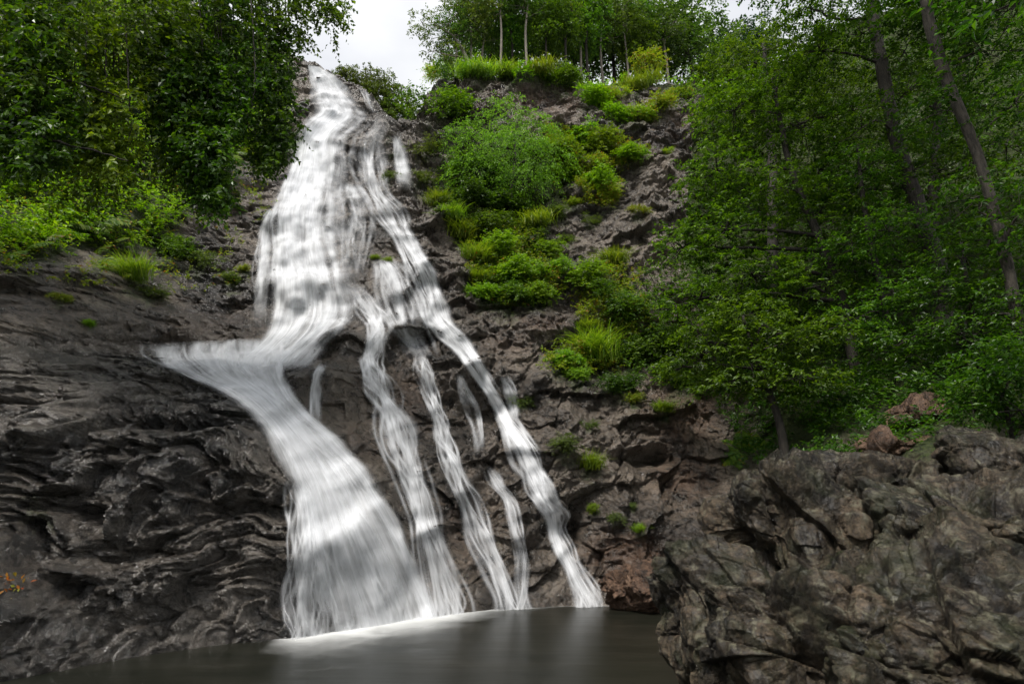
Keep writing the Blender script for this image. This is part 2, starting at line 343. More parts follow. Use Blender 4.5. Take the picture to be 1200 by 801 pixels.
cf = np.linalg.solve(A, np.concatenate([KY, np.zeros(3)]))
def base_y(x, z):
    r = cf[n_] + cf[n_ + 1] * x + cf[n_ + 2] * z
    for k in range(n_): r = r + cf[k] * tpsk((x - K2[k, 0]) ** 2 + (z - K2[k, 1]) ** 2)
    return r
LIP = [(-200,-200,30),(0,-90,29),(150,-40,30),(260,20,31),(330,62,31.4),(365,76,31.6),(385,90,31.3),(415,100,30.9),(440,118,30.2),(452,136,29.6),(470,152,29.2),(488,140,30.0),(500,108,31.8),(515,90,32.2),(560,88,32.6),(620,92,33),(700,98,33.2),(780,100,33.4),(860,100,34.5),(1000,30,38),(1250,-60,36)]
LIP = np.array(LIP, float); LW = at(LIP[:, 0], LIP[:, 1], LIP[:, 2])
def seg(a, b, st): return np.arange(a, b, st)
gx = np.concatenate([seg(-36, -20, .22), seg(-20, -11, .06), seg(-11, -2.5, .026), seg(-2.5, 9, .042), seg(9, 16, .085), seg(16, 40, .2)])
gz = np.concatenate([seg(-.8, 6.5, .029), seg(6.5, 16, .042), seg(16, 36, .058), seg(36, 60, .35)])
X, Z = np.meshgrid(gx, gz, indexing='ij')
zl = np.interp(gx, LW[:, 0], LW[:, 2])[:, None]
cgx = gx[::6]; cgz = gz[::6]                                  # smooth field on a coarse grid, refined bilinearly
CX, CZ = np.meshgrid(cgx, cgz, indexing='ij')
zlc = np.interp(cgx, LW[:, 0], LW[:, 2])[:, None]
CYs = base_y(CX, np.minimum(CZ, zlc))
def interp1(m, src, dst, axis):
    i = np.clip(np.searchsorted(src, dst) - 1, 0, len(src) - 2); f = np.clip((dst - src[i]) / (src[i + 1] - src[i]), -1, 2)
    a = np.take(m, i, axis); b = np.take(m, i + 1, axis); f = f[:, None] if axis == 0 else f[None]
    return a * (1 - f) + b * f
YB = interp1(interp1(CYs, cgx, gx, 0), cgz, gz, 1)
over = np.maximum(Z - zl, 0)
kk = np.interp(gx, [-8, -5, -3.2, 0, 12, 18], [3.5, 3.5, 3.5, 1.0, 1.0, 2.0])[:, None]
YB = YB + np.minimum(over, 2.5) * kk + np.maximum(over - 2.5, 0) * 2.6
PX, PY = project(X, YB, Z)
# rock relief
wx = X + .28 * fbm(X * .5, Z * .5, 3, 4); wz = Z + .28 * fbm(X * .5 + 9, Z * .5, 5, 4)
ca, sa = math.cos(.55), math.sin(.55)
rx = ca * wx + sa * wz; rz = -sa * wx + ca * wz                # strata dip to the right
f1, c1 = cells(rx * .42, rz * .75, 1, 1.3); f2, c2 = cells(rx * .95, rz * 1.7, 2, 1.3)
f3, c3 = cells(rx * 2.6, rz * 4.2, 4, 1.2); f4, c4 = cells(rx * 6.5, rz * 9, 6, 1.2); f5, c5 = cells(rx * 13 + .3 * f3, rz * 15, 7, 1.2)
D_cliff = .65 * fbm(X * .2, Z * .2, 30, 3) + .62 * f1 + .22 * f2 + .07 * f3 + .5 * facet2(rx * .5, rz * .7, 61) + .30 * facet2(rx * 1.0, rz * 1.5, 62) + .13 * facet2(rx * 2.7, rz * 3.4, 63) + .075 * facet2(rx * 5.6, rz * 6.5, 64) + .05 * facet2(rx * 11, rz * 12, 65) \
    - .12 * c1 ** 8 - .05 * c2 ** 8 + .06 * ridged(wx * 1.7, wz * 1.7, 60, 5, .6)
# swirled, folded rock of the left mass
sx_ = X * .85 + .65 * fbm(X * .55, Z * .55, 81, 3); sz_ = Z * .85 + .65 * fbm(X * .55 + 4, Z * .55 + 7, 85, 3)
g1, e1 = cells(sx_ * 1.0, sz_ * 1.1, 8, 1.5); g2, e2 = cells(sx_ * 2.7, sz_ * 2.7, 9, 1.5); g3, e3 = cells(sx_ * 7 + .4 * g2, sz_ * 7, 10, 1.4)
D_left = .6 * fbm(X * .33, Z * .33, 33, 3) + .22 * ridged(sx_ * .9, sz_ * .9, 91, 5, .6) + .2 * g1 - .26 * e1 ** 4 + .10 * g2 - .12 * e2 ** 4 + .07 * g3 - .02 * e3 ** 2 + .26 * facet2(sx_ * 1.3, sz_ * 1.3, 69) + .20 * facet2(sx_ * 2.8, sz_ * 2.8, 66) + .12 * facet2(sx_ * 6, sz_ * 6, 67) + .06 * facet2(sx_ * 13, sz_ * 13, 68) + .085 * ridged(sx_ * 3.4, sz_ * 2.8, 97, 5, .65)
left = sstep(0, 1, (360 - PX + (PY - 470) * .35) / 110 + .5) * sstep(330, 430, PY)
# ledges under the falling water
tzc, tcr = cells(X * .95 + .3 * fbm(X, Z, 41, 2), Z * .8 + .3 * fbm(X + 5, Z, 43, 2), 12, .9)
tz2, tr2 = cells(X * 2.3, Z * 1.9, 15, .9)
D_fall = .5 * fbm(X * .3, Z * .3, 45, 3) + (.62 - .32 * sstep(400, 460, PY)) * tzc + .26 * tz2 + .14 * facet2(X * 2.2, Z * 2.2, 63) + .06 * facet2(X * 6, Z * 6, 64) - .1 * tcr ** 2
fall = sstep(0, 1, (1 - np.abs((PX - (375 + np.maximum(PY - 420, 0) * .35)) / 80) ) + .4) * sstep(740, 640, PY)
D = D_cliff * (1 - left) + D_left * left
D = D * (1 - fall * .75) + D_fall * fall * .75
# a few deep notches and bulges seen in the photograph
def blob(px, py, sx, sy): return np.exp(-((PX - px) / sx) ** 2 - ((PY - py) / sy) ** 2)
D = D - 1.5 * blob(760, 537, 34, 9) - .9 * blob(215, 505, 60, 8) - .8 * blob(25, 640, 28, 40) - 1.0 * blob(668, 622, 14, 26) - .6 * blob(90, 690, 30, 18) - .6 * blob(270, 655, 22, 12) \
      + .9 * blob(410, 400, 26, 16) + .6 * blob(395, 440, 55, 18) + .9 * blob(725, 505, 40, 26) + .7 * blob(615, 600, 22, 40) + .8 * blob(455, 92, 18, 12) + .8 * blob(455, 160, 14, 18) + .6 * blob(640, 375, 40, 12)
amp = np.interp(gx, [-30, -20, 11, 18], [.5, 1, 1, .6])[:, None]
amp = amp * (.4 + .6 * sstep(.1, 2.2, Z))
Yd = YB - D * amp * (1 - sstep(.2, 3, over) * .6)
GX, GZ, GY = gx, gz, Yd
def blur(m, kx, kz):
    def b1(a, k, ax):
        if k < 1: return a
        pad = [(0, 0), (0, 0)]; pad[ax] = (k + 1, k)
        c = np.cumsum(np.pad(a, pad, mode='edge'), ax)
        hi = np.take(c, range(2 * k + 1, c.shape[ax]), ax); lo = np.take(c, range(0, c.shape[ax] - 2 * k - 1), ax)
        return (hi - lo) / (2 * k + 1)
    return b1(b1(m, kx, 0), kz, 1)
YS = blur(blur(Yd, 4, 4), 4, 4)
YW = blur(np.minimum(Yd, YS), 3, 3)            # skin the water runs over
YW2 = blur(np.minimum(np.minimum(Yd, YW), blur(YW, 5, 5)), 3, 4)
def sample(G, x, z):
    i = np.clip(np.searchsorted(GX, x) - 1, 0, len(GX) - 2); j = np.clip(np.searchsorted(GZ, z) - 1, 0, len(GZ) - 2)
    f = np.clip((x - GX[i]) / (GX[i + 1] - GX[i]), 0, 1); g = np.clip((z - GZ[j]) / (GZ[j + 1] - GZ[j]), 0, 1)
    return (G[i, j] * (1 - f) + G[i + 1, j] * f) * (1 - g) + (G[i, j + 1] * (1 - f) + G[i + 1, j + 1] * f) * g
def hit(px, py, G=None):
    """world point where the sight line through a photo pixel meets the cliff"""
    G = YS if G is None else G
    dx, dy, dz = ray(px, py); sh = np.shape(dx); dx, dy, dz = [np.atleast_1d(np.asarray(a, float)).ravel() for a in np.broadcast_arrays(dx, dy, dz)]
    t = np.full(dx.shape, 6.0); done = np.zeros(dx.shape, bool); step = .12
    for _ in range(420):
        q = t + step; x, y, z = dx / dy * q, q, CAMZ + dz / dy * q
        h = (y >= sample(G, x, z)) | (z < -.6)
        done |= h; t = np.where(done, t, q)
        if done.all(): break
    lo, hi = t, t + step
    for _ in range(7):
        md = (lo + hi) / 2; x, z = dx / dy * md, CAMZ + dz / dy * md
        h = md >= sample(G, x, z); hi = np.where(h, md, hi); lo = np.where(h, lo, md)
    P = np.stack([dx / dy * hi, hi, CAMZ + dz / dy * hi], -1)
    return P.reshape(*sh, 3) if sh else P[0]

YW2L = blur(blur(Yd, 9, 9), 9, 9)
def ground_z(x, y):
    zz = np.linspace(-.5, 58, 1600); yy = sample(YS, np.full(1600, x), zz); i = np.argmax(yy >= y); return float(zz[i])
# ------------------------------------------------------------------ streams (left edge, right edge, density), in photo pixels on the cliff
STREAMS = [
 ('wide white upper waterfall pouring from the cliff lip down to the ledge', 1, [
  (364,79,374,80,.55),(366,90,398,96,.6),(368,104,412,112,.5),(368,118,424,126,.42),(372,132,428,138,.6),(358,144,420,150,.8),(348,165,402,170,1.0),(338,195,404,200,1.06),(328,225,402,230,1.1),(318,255,402,260,1.12),(316,290,406,290,1.1),
  (314,330,418,330,1.1),(312,365,426,365,1.12),(306,392,410,386,1.15),(292,408,392,404,1.1),(276,422,378,420,1.0),(268,438,366,436,.9)]),
 ('broad white lower waterfall sliding from the ledge into the pool, widest at its foot', 1, [
  (172,406,356,394,.8),(172,424,356,414,.95),(206,442,350,436,1.05),(268,464,352,462,1.1),(306,496,372,488,1.15),(330,535,402,514,1.18),(344,575,436,548,1.2),(352,615,466,594,1.2),(362,665,494,646,1.2),(376,724,520,702,1.22)]),
 ('thin left fringe of trickles beside the foot of the lower waterfall', 1, [(338,560,366,556,.6),(342,600,384,600,.8),(340,640,392,645,.75),(338,690,396,695,.7),(338,736,400,722,.75)]),
 ('narrow veil running down the bare rock left of the upper waterfall', 1, [(318,246,332,246,.6),(308,262,322,264,.75),(304,290,322,295,.6),(300,330,322,335,.45),(296,385,318,390,.42)]),
 ('long right-hand stream that falls from the lip to the far pool edge', 1, [
  (436,134,464,138,.85),(428,150,460,150,.55),(414,168,456,166,.42),(412,195,456,190,.5),(418,225,462,222,.55),(428,250,482,246,.78),(450,276,488,270,.8),(466,300,496,296,.86),(478,325,510,320,.8),(488,350,524,346,.72),(498,376,528,372,.78),(516,396,544,392,.86),
  (532,415,554,408,.9),(552,445,572,434,.92),(572,472,590,462,.9),(586,500,606,490,.92),(598,530,626,522,.95),(612,560,640,552,.92),(620,584,650,580,.95),(632,606,664,600,.8),(640,628,660,618,.95),(646,650,672,640,.95),(656,675,684,664,.9),(660,702,706,698,.8)]),
 ('middle stream that leaves the main fall and fans down to the pool', 1, [
  (404,335,424,330,.8),(414,356,440,350,.8),(420,374,456,368,.72),(424,392,462,388,.7),(424,410,456,408,.72),(428,428,446,426,1.0),(434,448,458,446,.9),(438,472,470,470,.8),(442,500,482,496,.76),(452,535,494,528,.78),(464,570,506,562,.8),(476,610,520,602,.84),(486,650,534,640,.86),(490,704,556,698,.88)]),
 ('slender stream between the middle and right-hand streams', 1, [
  (484,415,494,411,.5),(488,432,502,428,.8),(494,455,510,450,.82),(502,485,520,480,.8),(510,515,530,508,.82),(518,545,542,538,.84),(530,580,556,572,.82),(544,620,572,612,.84),(560,660,588,652,.86),(578,702,604,698,.86)]),
 ('faint trickles over the rock below the tuft in the falls', 1, [(436,304,462,304,.5),(440,322,480,322,.55),(440,345,494,345,.5),(452,375,504,372,.55),(466,400,510,398,.55),(484,425,512,420,.5)]),
 ('broken trickle over the dark ledge left of the right-hand stream', 1, [(536,440,542,439,.5),(541,462,549,460,.6),(550,488,560,485,.7),(556,512,565,510,.7),(558,535,566,533,.5)]),
 ('thin crooked trickle low on the brown rock', 1, [(562,548,578,544,.4),(572,570,590,565,.55),(590,595,606,590,.5),(598,625,612,620,.45),(604,660,620,655,.42),(600,702,622,698,.4)]),
 ('short single trickle on the bare rock beside the lower waterfall', 1, [(374,426,384,426,.7),(370,445,380,446,.85),(367,470,377,470,.8),(366,505,378,505,.5)]),
 ('veil of fine strands between the two upper falls', 1, [(404,215,414,214,.35),(402,235,430,232,.36),(402,262,438,260,.36),(402,295,434,292,.42),(404,332,430,330,.7)]),
 ('small curtain over the mossy step at the right of the lip', 1, [(418,104,434,107,.4),(424,112,446,115,.5),(430,124,450,126,.5),(436,136,456,136,.5)]),
 ('thin spout right of the mossy knob below the lip', 1, [(460,160,470,158,.5),(464,178,476,176,.8),(466,200,480,198,.7),(470,228,486,224,.5)]),
 ('thin side trickle on the right shoulder of the right-hand stream', 1, [(586,442,594,440,.6),(592,458,601,456,.7),(597,478,605,476,.7),(602,500,610,498,.6)]),
]
def build_stream(label, layers, st, seed):
    r = np.random.default_rng(seed); st = np.array(st, float)
    if st[-1, 1] > 680: e_ = st[-1].copy(); e_[[1, 3]] += 26; e_[[0, 2]] += (st[-1] - st[-2])[[0, 2]] * .3; st = np.vstack([st, e_])
    wd_ = st[:, 2] - st[:, 0]; main = st[:, 4].max() > 1.05
    ex = np.maximum(wd_ * (.12 if main else .22), 2.5); st[:, 0] -= ex; st[:, 2] += ex
    ln = np.hypot(np.diff((st[:, 0] + st[:, 2]) / 2), np.diff((st[:, 1] + st[:, 3]) / 2)).sum()
    nv = int(ln / 1.5) + 6; nu = int(max(st[:, 2] - st[:, 0]) / 1.15) + 8
    sp = spline(st, nv); q = np.linspace(0, 1, nu); W = np.hypot(sp[:, 2] - sp[:, 0], sp[:, 3] - sp[:, 1])
    if not main:
        hw = .5 * np.minimum(sp[:, 2] - sp[:, 0], 26) * (.42 * perlin(np.arange(nv) / 46.0, np.full(nv, seed * 1.7), 5) + .10 * perlin(np.arange(nv) / 17.0, np.full(nv, seed * 2.3), 6)); sh = 1.8 * perlin(np.arange(nv) / 34.0, np.full(nv, seed * 3.1), 7)
        sp[:, 0] += sh - hw; sp[:, 2] += sh + hw
    px = sp[:, 0:1] * (1 - q) + sp[:, 2:3] * q; py = sp[:, 1:2] * (1 - q) + sp[:, 3:4] * q
    H0 = hit(px, py, YW2); x, z = H0[..., 0], H0[..., 2]; y0 = np.minimum(H0[..., 1], sample(YW2, x, z))
    knob = sample(YW2L, x, z) - sample(YS, x, z)                     # how far the rock stands out here
    gk = np.gradient(knob, axis=1)
    V = []; F = []; UV = []; AT = []; off = 0
    dv = np.linalg.norm(np.diff(H0[:, nu // 2], axis=0), axis=-1); v = np.concatenate([[0], np.cumsum(dv)])
    nk = np.zeros_like(x); nk[1:-1] = (y0[:-2] - y0[2:]) / np.maximum(np.abs(z[:-2] - z[2:]), .02)   # run over drop: large on a ledge
    nk = np.clip(nk, 0, 3)
    for k in range(2):
        sigm = (5.5 if main else 2.2) if k == 0 else (2.0 if main else 1.4)
        cov = (2.4 if main else .72) if k == 0 else (.9 if main else .55)
        n = max(3, int(cov * W.mean() / (sigm * 1.77 * .6)))
        Q = np.clip(r.normal(.5, .19 if main else .16, n), .1, .9); Q0 = Q.copy(); vel = np.zeros(n); sg = sigm * np.exp(r.normal(0, .45, n)); wt = r.uniform(.3, .9, n)
        t0 = np.where(r.random(n) < .62, -20, r.integers(0, nv, n)); t1 = np.where(r.random(n) < .7, nv + 20, r.integers(0, nv, n)); t1 = np.maximum(t1, t0 + 40)
        D = np.zeros((nv, nu)); wob = r.normal(0, 1, n)
        for a in range(nv):
            ii = np.clip((Q * (nu - 1)).astype(int), 0, nu - 1)
            wob = wob * .93 + r.normal(0, .37, n)
            vel = vel * .88 + np.clip(-gk[a, ii] * 5.0, -.5, .5) * .30 + wob * (.045 if main else .055) - (Q - Q0) * W[a] * .012
            Q = Q + vel / W[a]; Q0 = Q0 + .15 * vel / W[a] - .01 * (Q0 - .5) * (np.abs(Q0 - .5) > .3)
            act = np.clip((a - t0) / 14, 0, 1) * np.clip((t1 - a) / 14, 0, 1)
            D[a] = ((wt * act)[:, None] * np.exp(-(((q[None] - Q[:, None]) * W[a]) / sg[:, None]) ** 2)).sum(0)
        D = D * sp[:, 4:5] * ((.55 if main else .7) + (.75 if main else .5) * np.clip(.5 + fbm(x * .9, z * 1.3, 150 + k, 3), 0, 1.3)) * ((.75 if main else .85) + (.35 if main else .2) * nk)
        D = D * (1 - (.88 if main else .92) * sstep(.12, .5, knob))
        if main and st[0, 1] > 300: D = D * (.8 + .2 * sstep(240, 330, px))
        if main: D = D * (1 - .55 * np.exp(-((px - 418) / 22) ** 2 - ((py - 668) / 34) ** 2)) * (1 - .5 * np.exp(-((px - 352) / 14) ** 2 - ((py - 285) / 20) ** 2))
        al = 1 - np.exp(-D * (1.0 if main else 1.15))
        end = sstep(0, max(9, nv * .12), np.arange(nv))[:, None] if not main else sstep(-3, 12 if st[0, 1] > 300 else 4, np.arange(nv))[:, None]
        if st[-1, 1] < 680: end = end * sstep(nv, nv - max(16, nv * .3 if not main else 20), np.arange(nv))[:, None]
        edge = sstep(0, .08, q) * sstep(1, .92, q)
        off_m = (.09 + .06 * k) * (1.3 + .8 * perlin(x * 1.3, z * .5, 70)) + .02 * al
        P = np.stack([x, y0 - off_m, z], -1)
        u = (q[None] - .5) * np.maximum(np.linalg.norm(H0[:, -1] - H0[:, 0], axis=-1).mean(), .2) * np.ones((nv, 1))
        V.append(P.reshape(-1, 3)); F.append(grid_faces(nv, nu) + off)
        UV.append(np.stack([u + k * 13.7, np.broadcast_to(v[:, None], u.shape)], -1).reshape(-1, 2))
        AT.append(np.stack([al * end * edge, al, al], -1).reshape(-1, 3)); off += nv * nu
    o = mk('waterfall', np.concatenate(V), np.concatenate(F), M_FALL, smooth=True, uv=np.concatenate(UV), attr={'flow': np.concatenate(AT)})
    tag(o, label, 'waterfall', 'streams of the waterfall')
for n_s, (lab, k, st) in enumerate(STREAMS): build_stream(lab, k, st, 40 + n_s)

# ------------------------------------------------------------------ plants table (photo px of the foot, width px, kind, label)
PLANTS = [
 # kind, px, py, width, label
 ('shrub_mid', 522,140,84, 'wide leafy bush under the bare rock cap right of the waterfall lip'),
 ('shrub_olive', 500,182,40, 'olive bush on the rock just right of the falls, below the rock cap'),
 ('shrub_olive', 492,215,34, 'low olive plants at the left edge of the greenery beside the falls'),
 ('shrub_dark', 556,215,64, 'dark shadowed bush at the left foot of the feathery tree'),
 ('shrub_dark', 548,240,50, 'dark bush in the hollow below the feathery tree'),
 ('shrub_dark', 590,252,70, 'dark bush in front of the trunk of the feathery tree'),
 ('grass', 514,240,34, 'topmost tuft of the grass strip edging the bare rock by the falls'),
 ('grass', 530,258,40, 'second tuft down the grass strip edging the bare rock'),
 ('grass', 542,280,44, 'yellowish tuft halfway down the grass strip edging the bare rock'),
 ('grass', 556,306,44, 'reddish-footed tuft low on the grass strip edging the bare rock'),
 ('grass', 560,330,36, 'lowest tuft of the grass strip edging the bare rock'),
 ('shrub_mid', 575,276,56, 'leafy bush right of the grass strip, below the dark hollow'),
 ('shrub_bright', 592,300,56, 'bright bush in the middle of the green slope beside the falls'),
 ('mound', 630,268,52, 'broad clump of grass right of the feathery tree trunk'),
 ('shrub_bright', 606,330,66, 'large leafy bush with reddish stems low on the green slope'),
 ('shrub_bright', 640,300,44, 'bright round bush at the right edge of the green slope'),
 ('shrub_mid', 590,352,60, 'bush at the very foot of the green slope over the pale rock'),
 ('shrub_bright', 566,350,40, 'small bright bush at the lower left tip of the green slope'),
 ('shrub_bright', 628,352,44, 'bush at the lower right tip of the green slope'),
 ('shrub_bright', 655,318,34, 'little bush between the green slope and the bare dark rock'),
 ('shrub_bright', 690,335,58, 'broad bush beside the pale bare boulder on the cliff'),
 ('grass', 718,312,50, 'bright grassy clump below the dark rock face'),
 ('shrub_mid', 712,352,50, 'bush under the bright grassy clump'),
 ('shrub_mid', 736,372,56, 'bush where the right-hand trees meet the cliff'),
 ('shrub_bright', 655,186,50, 'bright bush touching the right side of the feathery tree'),
 ('shrub_bright', 676,172,52, 'bright low bush on the ledge under the brown rock band'),
 ('shrub_bright', 708,180,50, 'mounded bush at the middle of the ledge under the brown rock band'),
 ('shrub_bright', 736,188,40, 'mounded bush at the right end of the ledge under the brown rock band'),
 ('shrub_yellow', 690,200,44, 'yellow-green mound below the ledge'),
 ('shrub_bright', 700,222,50, 'mound of leaves halfway down the bare rock'),
 ('shrub_yellow', 712,234,40, 'lowest yellow-green mound above the dark rock face'),
 ('shrub_bright', 662,215,40, 'bush right of and below the feathery tree'),
 ('shrub_yellow', 672,240,22, 'small yellow tuft alone on dark rock below the mounds'),
 ('shrub_olive', 655,256,34, 'olive tuft on the dark rock face'),
 ('shrub_olive', 690,262,24, 'tiny olive plant on the dark rock face'),
 ('shrub_yellow', 748,250,28, 'small yellow-green bush at the right of the dark rock face'),
 ('shrub_olive', 664,284,22, 'small weed in a crack of the dark rock face'),
 ('shrub_yellow', 782,180,16, 'tiny yellow bush alone on the brown rock wall'),
 ('grass', 685,388,36, 'low round grass tuft above the long-bladed one'),
 ('longgrass', 697,424,66, 'big clump of long bright grass blades on the cliff'),
 ('shrub_bright', 658,428,44, 'bush left of the long-bladed grass clump'),
 ('shrub_bright', 676,444,34, 'small bush below the long-bladed grass clump'),
 ('shrub_mid', 740,420,64, 'bush right of the long-bladed grass clump'),
 ('shrub_dark', 725,458,50, 'dark bush over the dark rock overhang'),
 ('shrub_mid', 800,452,60, 'leafy bush hanging over brown rock'),
 ('shrub_yellow', 742,470,26, 'yellowish weed on top of the overhanging block'),
 ('grass', 778,482,34, 'grass tuft right of the overhanging block'),
 ('grass', 692,548,40, 'bright grass tuft in the middle of the lower rock wall'),
 ('shrub_olive', 664,528,44, 'mossy weeds left of the lower grass tuft'),
 ('shrub_olive', 690,500,20, 'weeds in the crack above the lower grass tuft'),
 ('shrub_bright', 697,598,18, 'thin weeds hanging in a vertical crack'),
 ('shrub_olive', 722,610,22, 'small weed low on the rock wall'),
 ('grass', 750,622,22, 'lowest grass sprig on the rock wall near the pool'),
 ('shrub_olive', 742,595,14, 'tiny weed above the lowest grass sprig'),
 ('shrub_olive', 612,474,26, 'dark mossy plant beside the right-hand stream'),
 ('fern', 870,530,60, 'fern leaning out over the shadowed rock under the trees'),
 ('shrub_mid', 772,410,70, 'bush in front of the right-hand trees at mid height'),
 # upper cliff
 ('shrub_bright', 690,122,50, 'bush hanging over the brown rock band at the cliff top'),
 ('shrub_mid', 655,100,52, 'bush at the middle of the cliff top edge'),
 ('shrub_bright', 722,140,40, 'bush drooping down the brown rock band'),
 ('shrub_yellow', 745,142,44, 'yellow-green bush at the right end of the brown rock band'),
 ('shrub_yellow', 718,118,40, 'yellowish bush above the brown rock band'),
 ('shrub_yellow', 772,128,40, 'yellow bush on the far right top ledge'),
 ('mound', 745,106,44, 'grass clump below the little round tree'),
 ('shrub_yellow', 792,116,34, 'orange-tinged bush beside the right-hand canopy at the cliff top'),
 ('mound', 560,92,46, 'grass mound on the rock cap by the pale trunks'),
 ('mound', 600,92,44, 'tall grass mound on the middle of the rock cap'),
 ('mound', 634,92,46, 'tall grass mound at the right of the rock cap'),
 ('shrub_yellow', 520,92,44, 'yellowish bush at the left tip of the rock cap'),
 # falls and left side
 ('grass', 440,304,14, 'left one of two little tufts growing inside the falls'),
 ('grass', 455,308,16, 'right one of two little tufts growing inside the falls'),
 ('shrub_olive', 458,210,20, 'moss clump on the knob inside the upper falls'),
 ('shrub_yellow', 286,318,20, 'small yellow weed on the rock by the left veil'),
 ('shrub_olive', 270,332,34, 'olive moss plant on the left rock by the falls'),
 ('longgrass', 158,330,50, 'dark grass hanging over the left rock'),
 ('shrub_olive', 175,345,34, 'olive weed at the foot of the hanging grass'),
 ('shrub_bright', 108,382,18, 'single bright weed on the bare left rock'),
 ('shrub_yellow', 70,352,24, 'yellow weed on the ridge of the left rock'),
 ('shrub_olive', 235,312,40, 'low bush right of the hanging grass on the left rock'),
 ('shrub_mid', 200,300,60, 'leafy bush above the hanging grass on the left rock'),
 ('fern', 128,292,52, 'lower yellow fern under the hanging foliage'),
 ('fern', 112,262,56, 'upper yellow fern under the hanging foliage'),
 ('fern', 66,262,56, 'green fern left of the yellow ferns'),
 ('fern', 28,300,70, 'green fern on the left ridge at the photo edge'),
 ('fern', 50,290,52, 'fern at the end of the left ridge above bare rock'),
 ('fern', 120,312,36, 'orange-tipped fern over the left rock'),
 ('mound', 320,178,40, 'yellow grass under the hanging leaf curtain by the falls'),
 ('mound', 300,190,36, 'grass clump on the left bank of the upper falls'),
 ('shrub_yellow', 275,165,50, 'sunny yellow bush behind the hanging leaf curtain'),
 ('fern', 268,185,50, 'fern on the left bank under the hanging leaf curtain'),
 ('shrub_mid', 240,200,60, 'bush on the left bank below the sunny yellow bush'),
 ('shrub_olive', 312,200,26, 'low moss plant at the rim of the left bank'),
]
PP = np.array([(p[1], p[2], p[3]) for p in PLANTS], float)
# ground-vegetation areas on the slope (photo px polygons)
def inpoly(px, py, poly):
    r = np.zeros(np.shape(px), bool); n = len(poly)
    for i in range(n):
        x1, y1 = poly[i]; x2, y2 = poly[(i + 1) % n]
        c = ((y1 > py) != (y2 > py)) & (px < (x2 - x1) * (py - y1) / (y2 - y1 + 1e-9) + x1); r ^= c
    return r
POLY_LEFT = [(0,0),(345,0),(340,150),(300,180),(262,195),(240,225),(200,285),(150,300),(110,290),(60,300),(0,310)]
POLY_FOREST = [(815,130),(880,40),(960,-50),(1260,-90),(1260,505),(1130,500),(1040,470),(960,520),(890,480),(830,400),(800,300)]
POLY_TOP = [(505,88),(560,40),(640,10),(830,20),(860,110),(800,112),(760,100),(700,102),(650,98),(560,94)]
POLY_MID = [(505,215),(560,150),(640,165),(660,235),(640,280),(660,330),(620,360),(575,355),(545,300),(515,250)]

# ------------------------------------------------------------------ cliff mesh with its rock zones
PX2, PY2 = project(X, Yd, Z)
wet = sstep(0, 1, (340 - PX2 + (PY2 - 470) * .45) / 120 + .5) * sstep(340, 450, PY2)
wet = np.maximum(wet, .30 * sstep(900, 700, PX2)); moss = np.zeros_like(X); warm = np.zeros_like(X)
for a, b, c in PP: moss = np.maximum(moss, .62 * np.exp(-((PX2 - a) ** 2 + (PY2 - b - c * .1) ** 2) / (c * .55) ** 2))
inF = inpoly(PX2, PY2, POLY_FOREST); moss = np.maximum(moss, 1.1 * inF)
for poly in (POLY_LEFT, POLY_TOP, POLY_MID): moss = np.maximum(moss, .78 * inpoly(PX2, PY2, poly))
for a, b, s, v in ((440,115,16,.5),(460,185,12,.6),(455,165,9,.6),(585,640,30,.3),(665,520,30,.4),(40,600,45,.45),(640,470,20,.3)):
    moss = np.maximum(moss, v * np.exp(-((PX2 - a) ** 2 + (PY2 - b) ** 2) / s ** 2))
for a, b, sx, sy, v in ((740,650,70,34,1),(540,620,60,80,.5),(800,480,60,60,.7),(640,120,150,30,.8),(770,150,60,40,.6),(640,378,40,14,.8),(420,520,40,40,.45),(30,650,40,40,.6),(250,380,100,50,.6),(120,420,80,30,.5),(330,390,30,20,.8),(480,470,50,60,.55),(600,400,50,30,.5),(200,450,60,20,.5),(800,560,60,40,.6)):
    warm = np.maximum(warm, v * np.exp(-((PX2 - a) / sx) ** 2 - ((PY2 - b) / sy) ** 2))
for a, b, sx, sy, v in ((940,500,90,45,.9),(1080,505,120,50,.9)): moss = np.maximum(moss, v * np.exp(-((PX2 - a) / sx) ** 2 - ((PY2 - b) / sy) ** 2))
for lab, k, st in STREAMS:
    for (lx, ly, rx_, ry, d) in st:
        wet = np.maximum(wet, .55 * np.exp(-((PX2 - (lx + rx_) / 2) ** 2 + (PY2 - (ly + ry) / 2) ** 2) / (max(rx_ - lx, 8) * .8 + 10) ** 2))
zone = np.stack([wet, moss, warm], -1).reshape(-1, 3)
cl = mk('cliff', np.stack([X, Yd, Z], -1).reshape(-1, 3), grid_faces(len(gx), len(gz))[:, ::-1], M_CLIFF, smooth=True, attr={'zone': zone})
tag(cl, 'steep wet grey-brown rock face with mossy ledges behind the pool', 'cliff', kind='structure')

th = np.linspace(R(-20), R(200), 90); hh = np.linspace(0, 1, 24)  # unseen slope behind the camera, added to cut low frontal sky light
TH, HH = np.meshgrid(th, hh, indexing='ij'); RR = 22 + 22 * HH + 2.5 * fbm(TH * 5, HH * 4, 77, 4)
hv = np.stack([RR * np.cos(TH), -RR * np.sin(TH) * .9 - 1, -.6 + 10 * HH + 1.5 * fbm(TH * 7, HH * 5, 78, 4)], -1)
hb = mk('light_blocking_hill', hv.reshape(-1, 3), grid_faces(90, 24), M_LEAF_DARK, smooth=True)
tag(hb, 'unseen green slope added behind the camera to block low sky light', 'light-blocking hill', kind='structure')
